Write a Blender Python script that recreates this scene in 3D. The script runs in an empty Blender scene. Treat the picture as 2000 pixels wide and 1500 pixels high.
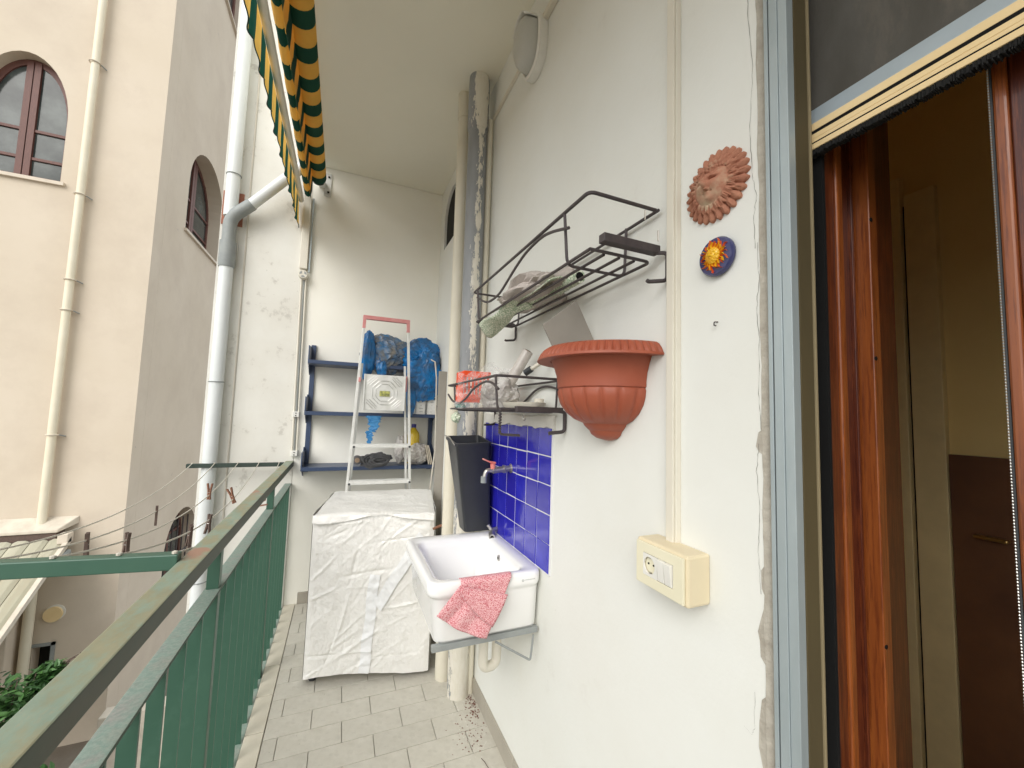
import bpy, bmesh, math, random
from math import sin, cos, pi, radians, sqrt, exp
from mathutils import Vector, Matrix, noise
random.seed(7)
S = bpy.context.scene
COL = S.collection

# ------------------------------------------------------------------ camera, world, sun, exposure
EYE = Vector((0.0, 0.0, 1.4))
yaw, pit, rol = radians(22.86), radians(4.22), radians(1.8)
F = Vector((sin(yaw)*cos(pit), cos(yaw)*cos(pit), sin(pit)))
R0 = Vector((cos(yaw), -sin(yaw), 0)); U0 = R0.cross(F)
RR = R0*cos(rol) + U0*sin(rol); UU = U0*cos(rol) - R0*sin(rol)
cam = bpy.data.objects.new('camera', bpy.data.cameras.new('camera'))
COL.objects.link(cam); S.camera = cam
M = Matrix((RR, UU, -F)).transposed().to_4x4(); M.translation = EYE
cam.matrix_world = M
cam.data.sensor_width = 36.0; cam.data.lens = 780/2000*36.0
cam.data.clip_start = 0.02; cam.data.clip_end = 500

W = bpy.data.worlds.new('World'); S.world = W; W.use_nodes = True
nt = W.node_tree
sky = nt.nodes.new('ShaderNodeTexSky'); sky.sky_type = 'NISHITA'; sky.sun_disc = False
SUN_EL, SUN_AZ = radians(36), radians(222)      # azimuth measured clockwise from +Y
sky.sun_elevation = SUN_EL; sky.sun_rotation = SUN_AZ
sky.air_density = 1.0; sky.dust_density = 4.0; sky.ozone_density = 1.0
hsv = nt.nodes.new('ShaderNodeHueSaturation'); hsv.inputs['Saturation'].default_value = 0.35
nt.links.new(sky.outputs[0], hsv.inputs['Color'])
veil = nt.nodes.new('ShaderNodeMix'); veil.data_type = 'RGBA'; veil.inputs[0].default_value = 0.8   # high even cloud over the clear sky
nt.links.new(hsv.outputs[0], veil.inputs[6]); veil.inputs[7].default_value = (3.3, 3.42, 3.42, 1)
nt.links.new(veil.outputs[2], nt.nodes['Background'].inputs[0])
nt.nodes['Background'].inputs[1].default_value = 0.15
sun = bpy.data.objects.new('sun', bpy.data.lights.new('sun', 'SUN')); COL.objects.link(sun)
sun.data.energy = 0.7; sun.data.angle = radians(40); sun.data.color = (1.0, 0.97, 0.92)
sd = Vector((sin(SUN_AZ)*cos(SUN_EL), cos(SUN_AZ)*cos(SUN_EL), sin(SUN_EL)))
sun.rotation_euler = sd.to_track_quat('Z', 'Y').to_euler()
sun.location = (-6, -6, 9)
S.view_settings.view_transform = 'Standard'; S.view_settings.look = 'None'
S.view_settings.gamma = 1; S.view_settings.use_curve_mapping = False
S.view_settings.exposure = 1.30
S.cycles.max_bounces = 12; S.cycles.diffuse_bounces = 8; S.cycles.glossy_bounces = 4
S.cycles.transparent_max_bounces = 16

# ------------------------------------------------------------------ materials
def newmat(name):
    m = bpy.data.materials.new(name); m.use_nodes = True
    return m, m.node_tree, m.node_tree.nodes['Principled BSDF']
def N(t, typ, **kw):
    n = t.nodes.new(typ)
    for k, v in kw.items(): setattr(n, k, v)
    return n
def coords(t, scale=(1, 1, 1), generated=False):
    tc = N(t, 'ShaderNodeTexCoord'); mp = N(t, 'ShaderNodeMapping')
    mp.inputs['Scale'].default_value = scale
    t.links.new(tc.outputs['Object'], mp.inputs['Vector'])
    return mp.outputs[0]
def noi(t, vec, scale, detail=6, rough=.6, dist=0):
    n = N(t, 'ShaderNodeTexNoise'); t.links.new(vec, n.inputs['Vector'])
    n.inputs['Scale'].default_value = scale; n.inputs['Detail'].default_value = detail
    n.inputs['Roughness'].default_value = rough; n.inputs['Distortion'].default_value = dist
    return n.outputs['Fac']
def ramp(t, fac, stops, interp='LINEAR'):
    r = N(t, 'ShaderNodeValToRGB'); r.color_ramp.interpolation = interp
    t.links.new(fac, r.inputs[0])
    e = r.color_ramp.elements
    while len(e) < len(stops): e.new(0.5)
    for i, (p, c) in enumerate(stops):
        e[i].position = p; e[i].color = (*c, 1) if len(c) == 3 else c
    return r.outputs[0]
def mixc(t, fac, a, b, mode='MIX'):
    m = N(t, 'ShaderNodeMix', data_type='RGBA', blend_type=mode)
    if isinstance(fac, (int, float)): m.inputs[0].default_value = fac
    else: t.links.new(fac, m.inputs[0])
    for i, v in ((6, a), (7, b)):
        if isinstance(v, tuple): m.inputs[i].default_value = (*v, 1)
        else: t.links.new(v, m.inputs[i])
    return m.outputs[2]
def bump(t, p, h, strength=.2, dist=.002):
    b = N(t, 'ShaderNodeBump'); b.inputs['Strength'].default_value = strength
    b.inputs['Distance'].default_value = dist
    t.links.new(h, b.inputs['Height']); t.links.new(b.outputs[0], p.inputs['Normal'])
def mk(name, c, c2=None, sc=8, rough=.6, metal=0, bs=60, bst=.15, bd=.001, stain=None, stsc=3, stthr=(.55, .75),
       stretch=(1, 1, 1), spec=.5, objvar=0, coat=0, speck=None, spsc=30, sp=(.74, .78)):
    m, t, p = newmat(name)
    v = coords(t, stretch)
    c2 = c2 or tuple(x*.86 for x in c)
    col = ramp(t, noi(t, v, sc), [(.3, c), (.7, c2)])
    if stain:
        f = ramp(t, noi(t, v, stsc, 9, .7), [(stthr[0], (0, 0, 0)), (stthr[1], (1, 1, 1))])
        col = mixc(t, f, col, stain)
    if speck:
        f2 = ramp(t, noi(t, v, spsc, 3, .8), [(sp[0], (0, 0, 0)), (sp[1], (1, 1, 1))])
        f3 = ramp(t, noi(t, v, spsc*.13, 3, .5), [(.45, (0, 0, 0)), (.6, (1, 1, 1))])
        col = mixc(t, mixc(t, 1.0, f2, f3, 'MULTIPLY'), col, speck)
    if objvar:
        oi = N(t, 'ShaderNodeObjectInfo')
        mr = N(t, 'ShaderNodeMapRange'); mr.inputs[3].default_value = 1-objvar; mr.inputs[4].default_value = 1+objvar
        t.links.new(oi.outputs['Random'], mr.inputs[0])
        cb = N(t, 'ShaderNodeCombineColor')
        for i in range(3): t.links.new(mr.outputs[0], cb.inputs[i])
        col = mixc(t, 1.0, col, cb.outputs[0], 'MULTIPLY')
    t.links.new(col, p.inputs['Base Color'])
    p.inputs['Roughness'].default_value = rough; p.inputs['Metallic'].default_value = metal
    p.inputs['Specular IOR Level'].default_value = spec
    p.inputs['Coat Weight'].default_value = coat
    if bst: bump(t, p, noi(t, v, bs, 5, .6), bst, bd)
    return m
MT = {}
MT['plaster'] = mk('white wall plaster', (.745, .755, .72), (.71, .712, .665), sc=2.5, rough=.85, bs=45, bst=.35, bd=.002, stain=(.64, .63, .59), stsc=5, stthr=(.62, .85), speck=(.50, .49, .45), spsc=60, sp=(.72, .76))
MT['plaster_back'] = mk('grey white plaster', (.87, .855, .79), (.83, .81, .73), sc=2, rough=.88, bs=40, bst=.3, bd=.002)
MT['plaster_side'] = mk('weathered outer plaster', (.73, .72, .67), (.65, .63, .57), sc=3, rough=.9, bs=30, bst=.5, bd=.004, stain=(.54, .52, .47), stsc=6, stthr=(.60, .66), speck=(.42, .40, .36), spsc=26, sp=(.69, .72))
MT['ceiling'] = mk('ceiling paint', (.84, .82, .72), (.80, .78, .68), sc=1.5, rough=.9, bs=50, bst=.15)
MT['rawplaster'] = mk('raw edge mortar', (.34, .31, .26), (.46, .43, .37), sc=40, rough=.95, bs=90, bst=.8, bd=.004)
MT['crack'] = mk('grey plaster crack', (.20, .19, .17), rough=.95)  # grey of the thin ribbons drawn as wall cracks
MT['facade'] = mk('cream facade render', (.635, .555, .455), (.585, .505, .40), sc=.9, rough=.9, bs=12, bst=.3, bd=.006, stain=(.54, .46, .37), stsc=1.2, stthr=(.45, .75), speck=(.45, .40, .34), spsc=7, sp=(.70, .72))
MT['facade_stone'] = mk('pale sill stone', (.66, .58, .48), rough=.8)
MT['facade_pipe'] = mk('cream painted pipe', (.76, .70, .56), (.70, .64, .49), sc=5, rough=.55)
MT['darkvoid'] = mk('painted dark of unlit openings', (.012, .012, .010), rough=.95)  # near black colour stands in for missing light inside the openings
MT['ledge'] = mk('weathered zinc and stone ledge', (.68, .62, .52), (.50, .44, .36), sc=6, rough=.8)
MT['canopy'] = mk('dusty fibreglass canopy sheet', (.47, .45, .35), (.36, .34, .25), sc=3, rough=.6, stretch=(1, .3, .3), stain=(.36, .31, .22), stsc=6)
MT['winwood'] = mk('red brown window wood', (.15, .06, .045), (.10, .04, .032), sc=20, rough=.55, stretch=(4, 4, .6))
MT['tile'] = mk('floor stoneware', (.58, .555, .49), (.50, .475, .41), sc=14, rough=.5, bs=80, bst=.12, stain=(.43, .405, .35), stsc=22, stthr=(.5, .8), objvar=.04)
MT['kerbtile'] = mk('kerb stoneware', (.64, .60, .50), (.56, .52, .43), sc=12, rough=.55, bs=70, bst=.15, objvar=.04)
MT['grout'] = mk('floor grout', (.38, .36, .31), rough=.95)
MT['skirting'] = mk('grey beige skirting tile', (.40, .37, .31), (.34, .31, .26), sc=10, rough=.5, objvar=.04)
MT['railgreen'] = mk('green painted iron', (.036, .100, .068), (.048, .118, .080), sc=6, rough=.42, bs=90, bst=.2, stain=(.07, .15, .11), stsc=5)
MT['armdark'] = mk('dark green iron', (.03, .05, .04), rough=.6)
MT['white_pvc'] = mk('white pvc pipe', (.70, .73, .73), (.64, .67, .67), sc=3, rough=.4)
MT['grey_pvc'] = mk('grey pvc fitting', (.24, .26, .26), (.30, .32, .31), sc=14, rough=.5)
MT['cream_pvc'] = mk('cream painted slim pipe', (.68, .64, .53), (.62, .58, .47), sc=8, rough=.6)
MT['trunking'] = mk('white cable trunking', (.70, .67, .58), (.66, .62, .53), sc=4, rough=.45)
MT['alu'] = mk('aluminium', (.62, .62, .60), (.52, .52, .50), sc=20, rough=.38, metal=.75, bs=150, bst=.06)
MT['aluw'] = mk('pale worn aluminium', (.74, .74, .72), (.60, .60, .57), sc=18, rough=.42, metal=.35)
MT['channel'] = mk('galvanised grey guide channel', (.42, .48, .50), (.36, .42, .44), sc=30, rough=.45, metal=.35, stretch=(1, 1, .2), bs=120, bst=.15)
MT['channel_dark'] = mk('dark guide slot', (.05, .055, .06), rough=.7)
MT['pinkplastic'] = mk('faded red plastic', (.55, .17, .17), (.62, .30, .29), sc=12, rough=.5)
MT['bluemetal'] = mk('navy shelf metal', (.030, .05, .105), (.035, .058, .12), sc=9, rough=.4)
MT['blackiron'] = mk('dark wrought iron', (.06, .05, .055), (.09, .075, .075), sc=60, rough=.5, metal=.3, bs=200, bst=.3)
MT['blackplastic'] = mk('black bin plastic', (.022, .024, .028), (.03, .032, .037), sc=9, rough=.38, bs=300, bst=.05)
MT['terracotta_pl'] = mk('terracotta plastic', (.345, .085, .042), (.31, .073, .036), sc=12, rough=.5, bs=150, bst=.06, stain=(.46, .17, .11), stsc=4)
MT['ceramic'] = mk('white ceramic', (.86, .86, .85), (.84, .84, .83), sc=3, rough=.12, bst=0, coat=.4)
MT['beige_pl'] = mk('yellowed socket box plastic', (.72, .63, .44), (.67, .58, .40), sc=6, rough=.42)
MT['cream_pl'] = mk('cream socket plate', (.76, .72, .55), (.72, .68, .51), sc=8, rough=.4)
MT['white_pl'] = mk('white plastic', (.78, .77, .72), rough=.35)
MT['dark'] = mk('dark hole', (.012, .012, .012), rough=.9, spec=.15)
MT['chrome'] = mk('dull chrome', (.55, .53, .50), (.38, .36, .33), sc=40, rough=.3, metal=.85)
MT['redpaint'] = mk('red tap lever', (.62, .12, .10), (.70, .30, .26), sc=40, rough=.45)
MT['brasswood'] = mk('brass', (.6, .42, .16), rough=.3, metal=.9)
MT['woodred_shade'] = mk('red brown varnished wood shaded tone', (.10, .020, .007), (.055, .010, .005), sc=9, rough=.35, stretch=(9, 9, .45), bs=60, bst=.15, coat=.2, stain=(.15, .035, .010), stsc=26, stthr=(.48, .58))  # darker copy of the door wood, shade put into its colour
MT['woodorange_lit'] = mk('orange varnished wood lit tone', (.30, .085, .018), (.19, .045, .010), sc=9, rough=.32, stretch=(9, 9, .45), bs=60, bst=.15, coat=.2, stain=(.15, .035, .009), stsc=24, stthr=(.50, .60))  # brighter copy of the door wood, light put into its colour
MT['roomwall'] = mk('ochre room wall', (.86, .66, .30), (.80, .60, .26), sc=2, rough=.9)
MT['roomdark'] = mk('brown room floor', (.26, .15, .09), (.32, .20, .12), sc=6, rough=.5)
MT['nosing'] = mk('mid tone jamb nosing', (.26, .21, .12), rough=.7)  # paler mid tone of the jamb colour
MT['innerdoor'] = mk('brown inner door', (.20, .085, .035), (.11, .045, .025), sc=3, rough=.5)
MT['creamwood'] = mk('cream painted casing', (.86, .70, .38), rough=.5)
MT['jambcream_shade'] = mk('cream jamb paint shaded tone', (.095, .072, .03), (.06, .045, .018), sc=3, rough=.8, stretch=(2, 2, .4))  # cream paint darkened: the doorway shade is in the colour
MT['screenbar'] = mk('cream shutter bar', (.84, .65, .36), (.78, .59, .31), sc=12, rough=.5)
MT['screenbarblue'] = mk('grey blue aluminium lip', (.46, .54, .60), rough=.4, metal=.3)
MT['mesh'] = mk('dusty shutter curtain', (.10, .095, .085), (.045, .040, .030), sc=5, rough=.8, bs=400, bst=.4, stretch=(1, 1.6, .5), stain=(.12, .105, .085), stsc=9)
MT['blackbrush'] = mk('black brush', (.012, .012, .012), rough=.95, bs=300, bst=1)
MT['jugyellow'] = mk('yellow oil', (.60, .42, .03), rough=.2, spec=.6)
MT['bluecap'] = mk('navy cap', (.03, .03, .20), rough=.4)
MT['cardboardwhite'] = mk('white printed carton', (.72, .71, .68), (.62, .61, .58), sc=40, rough=.6)
MT['label'] = mk('yellow dark sticker', (.05, .06, .04), (.55, .55, .15), sc=60, rough=.4)
MT['blackstuff'] = mk('dark grey fabric and rubber', (.06, .06, .065), (.12, .12, .125), sc=30, rough=.7, bst=.5)
MT['greyboard'] = mk('grey board', (.30, .275, .24), (.26, .24, .21), sc=8, rough=.7)
MT['whitecable'] = mk('off white cord', (.62, .58, .50), rough=.6)
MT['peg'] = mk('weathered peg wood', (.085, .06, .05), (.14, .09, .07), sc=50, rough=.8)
MT['pegred'] = mk('brown plastic peg', (.19, .085, .05), (.26, .12, .07), sc=50, rough=.6)
MT['orange'] = mk('orange red plastic', (.85, .085, .02), (.75, .07, .015), sc=10, rough=.35)
MT['teal'] = mk('teal plastic', (.01, .28, .22), rough=.4)
MT['cardcore'] = mk('cardboard core', (.26, .17, .11), (.33, .24, .17), sc=40, rough=.8)
MT['dirt'] = mk('courtyard earth', (.16, .13, .10), (.24, .21, .17), sc=2, rough=.95, bst=.5, bd=.02)
MT['towelbeige'] = mk('beige terry cloth', (.55, .50, .46), (.44, .39, .36), sc=90, rough=.95, bs=260, bst=.9, bd=.003)
MT['paper'] = mk('folded paper', (.62, .56, .46), rough=.7)
MT['blueplastictail'] = mk('blue plastic strip', (.03, .20, .50), (.08, .32, .62), sc=25, rough=.4)
MT['brick'] = mk('exposed brick red', (.38, .16, .10), (.30, .12, .08), sc=30, rough=.9)

def m_glass_pane():
    m, t, p = newmat('grey glass painted reflections')
    v = coords(t)
    t.links.new(ramp(t, noi(t, v, 2.6, 7), [(.35, (.030, .036, .036)), (.5, (.055, .065, .062)), (.65, (.10, .115, .11))]), p.inputs['Base Color'])  # mottled greys paint varied reflections into the panes
    p.inputs['Roughness'].default_value = .10; p.inputs['Specular IOR Level'].default_value = .35
    bump(t, p, noi(t, v, 3, 2), .05, .01)
    return m
MT['pane'] = m_glass_pane()
def m_clear():
    m, t, p = newmat('clear door glass')
    tr = N(t, 'ShaderNodeBsdfTransparent'); tr.inputs[0].default_value = (.86, .87, .86, 1)
    gl = N(t, 'ShaderNodeBsdfGlossy'); gl.inputs['Roughness'].default_value = .03
    fr = N(t, 'ShaderNodeFresnel'); fr.inputs[0].default_value = 1.45
    mx = N(t, 'ShaderNodeMixShader'); t.links.new(fr.outputs[0], mx.inputs[0]); t.links.new(tr.outputs[0], mx.inputs[1]); t.links.new(gl.outputs[0], mx.inputs[2])
    t.links.new(mx.outputs[0], t.nodes['Material Output'].inputs[0]); return m
MT['clearglass'] = m_clear()
def m_peel():
    m, t, p = newmat('peeling pipe paint')
    tc = N(t, 'ShaderNodeTexCoord'); sx = N(t, 'ShaderNodeSeparateXYZ'); t.links.new(tc.outputs['Object'], sx.inputs[0])
    mp = N(t, 'ShaderNodeMapping'); mp.inputs['Scale'].default_value = (1, 1, .28); t.links.new(tc.outputs['Object'], mp.inputs[0])
    n1 = noi(t, mp.outputs[0], 70, 9, .7); n2 = noi(t, mp.outputs[0], 9, 5, .6)
    # strip of surviving paint along the front right of the pipe, more paint low down and at the collar
    def mathn(op, a, b):
        q = N(t, 'ShaderNodeMath', operation=op)
        for i, z in enumerate((a, b)):
            if isinstance(z, (int, float)): q.inputs[i].default_value = z
            else: t.links.new(z, q.inputs[i])
        return q.outputs[0]
    d = mathn('ABSOLUTE', mathn('SUBTRACT', sx.outputs[0], .000), 0)
    band = mathn('SUBTRACT', .36, mathn('MULTIPLY', d, 19))
    low = N(t, 'ShaderNodeMapRange'); low.inputs[1].default_value = 1.55; low.inputs[2].default_value = .7
    low.inputs[3].default_value = 0; low.inputs[4].default_value = .80; t.links.new(sx.outputs[2], low.inputs[0])
    hi = N(t, 'ShaderNodeMapRange'); hi.inputs[1].default_value = 2.88; hi.inputs[2].default_value = 2.98
    hi.inputs[3].default_value = 0; hi.inputs[4].default_value = .5; t.links.new(sx.outputs[2], hi.inputs[0])
    s = mathn('ADD', mathn('ADD', band, low.outputs[0]), hi.outputs[0])
    s = mathn('ADD', s, mathn('SUBTRACT', mathn('MULTIPLY', n1, 2.4), 1.24))
    s = mathn('ADD', s, mathn('SUBTRACT', mathn('MULTIPLY', n2, .6), .3))
    f = ramp(t, s, [(.08, (0, 0, 0)), (.10, (1, 1, 1))])
    grey = ramp(t, n2, [(.3, (.20, .21, .22)), (.7, (.29, .30, .31))])
    paint = ramp(t, n1, [(.3, (.62, .58, .48)), (.7, (.70, .67, .60))])
    t.links.new(mixc(t, f, grey, paint), p.inputs['Base Color'])
    p.inputs['Roughness'].default_value = .45
    bump(t, p, f, .6, .0015)
    return m
MT['peel'] = m_peel()
def m_railtop():
    m, t, p = newmat('faded rail paint')
    v = coords(t, (1, .5, 1)); n1 = noi(t, v, 9, 9, .7); n2 = noi(t, v, 40, 6, .7); n3 = noi(t, v, 5.3, 5, .6)
    geo = N(t, 'ShaderNodeNewGeometry'); sx = N(t, 'ShaderNodeSeparateXYZ'); t.links.new(geo.outputs['Normal'], sx.inputs[0])
    up = ramp(t, sx.outputs[2], [(.5, (0, 0, 0)), (.8, (1, 1, 1))])
    base = ramp(t, n1, [(.32, (.33, .29, .18)), (.46, (.25, .25, .16)), (.56, (.19, .31, .26)), (.66, (.36, .29, .20))])
    rust = ramp(t, n3, [(.60, (0, 0, 0)), (.64, (1, 1, 1))])
    top = mixc(t, rust, mixc(t, .35, base, ramp(t, n2, [(.3, (.24, .22, .14)), (.7, (.36, .33, .22))])), (.34, .20, .14))
    side = ramp(t, n1, [(.3, (.055, .085, .06)), (.7, (.085, .085, .06))])
    t.links.new(mixc(t, up, side, top), p.inputs['Base Color'])
    p.inputs['Roughness'].default_value = .6
    bump(t, p, n2, .3, .001)
    return m
MT['railtop'] = m_railtop()
def m_midrail():
    m, t, p = newmat('pale topped mid rail paint')
    v = coords(t); n1 = noi(t, v, 11, 9, .7); n2 = noi(t, v, 120, 5, .7)
    geo = N(t, 'ShaderNodeNewGeometry'); sx = N(t, 'ShaderNodeSeparateXYZ'); t.links.new(geo.outputs['Normal'], sx.inputs[0])
    up = ramp(t, sx.outputs[2], [(.5, (0, 0, 0)), (.8, (1, 1, 1))])
    top = mixc(t, .4, ramp(t, n1, [(.35, (.27, .29, .25)), (.5, (.22, .33, .28)), (.65, (.30, .29, .27))]), ramp(t, n2, [(.4, (.18, .24, .21)), (.6, (.36, .37, .33))]))
    t.links.new(mixc(t, up, (.04, .075, .05), top), p.inputs['Base Color'])  # upward faces take the paler tone, sides the dark green
    p.inputs['Roughness'].default_value = .65; bump(t, p, n2, .25, .001)
    return m
MT['midrail'] = m_midrail()
def m_stripes():
    m, t, p = newmat('green and yellow awning stripes')
    tc = N(t, 'ShaderNodeTexCoord'); sx = N(t, 'ShaderNodeSeparateXYZ'); t.links.new(tc.outputs['Object'], sx.inputs[0])
    a = N(t, 'ShaderNodeMath', operation='MULTIPLY'); a.inputs[1].default_value = 1/.19; t.links.new(sx.outputs[1], a.inputs[0])
    a2 = N(t, 'ShaderNodeMath', operation='ADD'); a2.inputs[1].default_value = .15; t.links.new(a.outputs[0], a2.inputs[0])
    fr = N(t, 'ShaderNodeMath', operation='FRACT'); t.links.new(a2.outputs[0], fr.inputs[0])
    g = ramp(t, fr.outputs[0], [(.0, (.010, .085, .060)), (.48, (.88, .56, .13))], 'CONSTANT')
    v = coords(t); n = noi(t, v, 6, 6)
    col = mixc(t, 1.0, g, ramp(t, n, [(.3, (1, 1, 1)), (.7, (.82, .82, .82))]), 'MULTIPLY')
    t.links.new(col, p.inputs['Base Color']); p.inputs['Roughness'].default_value = .85
    bump(t, p, noi(t, v, 400, 2), .2, .0005)
    tr = N(t, 'ShaderNodeBsdfTranslucent'); t.links.new(col, tr.inputs[0])
    mx = N(t, 'ShaderNodeMixShader'); mx.inputs[0].default_value = .5
    t.links.new(p.outputs[0], mx.inputs[1]); t.links.new(tr.outputs[0], mx.inputs[2])
    t.links.new(mx.outputs[0], t.nodes['Material Output'].inputs[0])
    return m
MT['stripes'] = m_stripes()
MT['stripes_edge'] = mk('dark green binding', (.012, .04, .03), rough=.8)
def m_bluetile():
    m, t, p = newmat('cobalt glazed tile')
    v = coords(t); oi = N(t, 'ShaderNodeObjectInfo')
    n = noi(t, v, 14, 4)
    c = ramp(t, n, [(.3, (.012, .012, .36)), (.7, (.03, .03, .50))])
    c2 = mixc(t, oi.outputs['Random'], c, (.02, .015, .34))
    t.links.new(c2, p.inputs['Base Color']); p.inputs['Roughness'].default_value = .14
    p.inputs['Coat Weight'].default_value = .3
    bump(t, p, noi(t, v, 18, 3), .25, .003)
    return m
MT['bluetile'] = m_bluetile()
MT['tilegrout'] = mk('white tile grout', (.72, .72, .74), rough=.9, bs=100, bst=.3)
def m_print(name, a, b, sc, extra=None):
    m, t, p = newmat(name); v = coords(t)
    vo = N(t, 'ShaderNodeTexVoronoi'); vo.inputs['Scale'].default_value = sc; t.links.new(v, vo.inputs['Vector'])
    c = ramp(t, vo.outputs['Distance'], [(.38, b), (.46, a)])
    n = noi(t, v, sc*1.7, 2)
    c = mixc(t, ramp(t, n, [(.5, (0, 0, 0)), (.58, (1, 1, 1))]), c, b)
    t.links.new(c, p.inputs['Base Color']); p.inputs['Roughness'].default_value = .9
    bump(t, p, noi(t, v, 300, 2), .3, .0005)
    return m
MT['redprint'] = m_print('red and white printed cotton', (.52, .11, .14), (.78, .50, .51), 300)
MT['greenprint'] = m_print('green and white printed cotton', (.30, .40, .26), (.72, .74, .62), 150)
def m_cover():
    m, t, p = newmat('crumpled white plastic cover'); v = coords(t, (1, 1, .8))
    n1 = noi(t, v, 7, 8, .62, 1.2); n2 = noi(t, v, 30, 6, .6, 1.5)
    t.links.new(ramp(t, n1, [(.3, (.84, .83, .80)), (.7, (.77, .76, .73))]), p.inputs['Base Color'])
    p.inputs['Roughness'].default_value = .33; p.inputs['Subsurface Weight'].default_value = 0
    ad = N(t, 'ShaderNodeMath', operation='ADD'); t.links.new(n1, ad.inputs[0])
    mu = N(t, 'ShaderNodeMath', operation='MULTIPLY'); mu.inputs[1].default_value = .35; t.links.new(n2, mu.inputs[0]); t.links.new(mu.outputs[0], ad.inputs[1])
    bump(t, p, ad.outputs[0], .65, .016)
    return m
MT['cover'] = m_cover()
def m_bag(name, col, alpha, rough=.25, var=None, sc=14):
    m, t, p = newmat(name); v = coords(t)
    n = noi(t, v, sc, 7, .65, .8)
    t.links.new(ramp(t, n, [(.35, col), (.6, var or col)]), p.inputs['Base Color'])
    p.inputs['Roughness'].default_value = rough; p.inputs['Alpha'].default_value = alpha
    al = ramp(t, noi(t, v, sc*1.6, 6, .7, 1.2), [(.3, (max(0, alpha-.2),)*3), (.7, (min(1, alpha+.3),)*3)])
    if alpha < 1: t.links.new(al, p.inputs['Alpha'])
    bump(t, p, n, .7, .01)
    return m
MT['bluebag'] = m_bag('blue bin bag film', (.0, .20, .55), .93, .22, (.03, .09, .20), 9)
MT['bluegreybag'] = m_bag('blue grey bin bag film', (.03, .16, .36), .93, .22, (.20, .19, .17), 8)
MT['film'] = m_bag('clear film', (.72, .70, .68), .20, .2, (.80, .78, .77), 25)
MT['bagclear'] = m_bag('cloudy plastic bag', (.42, .38, .36), .9, .3, (.62, .60, .57), 30)
MT['filmroll'] = mk('roll of plastic film', (.55, .51, .47), (.44, .40, .37), sc=40, rough=.3, bst=.4)
def m_lampglass():
    m, t, p = newmat('ribbed frosted lamp glass'); v = coords(t)
    p.inputs['Base Color'].default_value = (.62, .62, .58, 1); p.inputs['Roughness'].default_value = .3
    p.inputs['Transmission Weight'].default_value = .25
    bump(t, p, noi(t, v, 90, 2), .3, .003)
    return m
MT['lampglass'] = m_lampglass()
def m_leaf():
    m, t, p = newmat('bush leaf'); v = coords(t); n = noi(t, v, 3, 4)
    gi = N(t, 'ShaderNodeNewGeometry')
    c = mixc(t, gi.outputs['Random Per Island'], ramp(t, n, [(.3, (.025, .075, .02)), (.7, (.05, .13, .035))]), (.07, .17, .04))
    t.links.new(c, p.inputs['Base Color']); p.inputs['Roughness'].default_value = .45
    return m
MT['leaf'] = m_leaf()
def m_tc():
    m, t, p = newmat('raw terracotta with pale patina'); v = coords(t); n = noi(t, v, 30, 8, .7)
    geo = N(t, 'ShaderNodeNewGeometry')
    c = ramp(t, n, [(.3, (.33, .13, .08)), (.7, (.45, .21, .13))])
    pt = ramp(t, noi(t, v, 22, 6, .6), [(.46, (0, 0, 0)), (.70, (.8, .8, .8))])
    sx = N(t, 'ShaderNodeSeparateXYZ'); tc = N(t, 'ShaderNodeTexCoord'); t.links.new(tc.outputs['Object'], sx.inputs[0])
    rad = N(t, 'ShaderNodeMath', operation='LESS_THAN'); rad.inputs[1].default_value = -.018; t.links.new(sx.outputs[0], rad.inputs[0])
    mu = N(t, 'ShaderNodeMath', operation='MULTIPLY'); t.links.new(pt, mu.inputs[0]); t.links.new(rad.outputs[0], mu.inputs[1])
    t.links.new(mixc(t, mu.outputs[0], c, (.52, .43, .30)), p.inputs['Base Color'])
    p.inputs['Roughness'].default_value = .85; bump(t, p, n, .5, .002)
    return m
MT['tcface'] = m_tc()
MT['navyglaze'] = mk('navy glaze', (.03, .035, .12), (.06, .06, .16), sc=60, rough=.25)
MT['sunyellow'] = mk('yellow glaze', (.78, .50, .02), (.80, .38, .02), sc=50, rough=.25)
MT['sunorange'] = mk('orange red glaze', (.74, .20, .02), (.62, .04, .02), sc=45, rough=.25)
MT['sunred'] = mk('red glaze', (.55, .03, .03), rough=.25)

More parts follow.
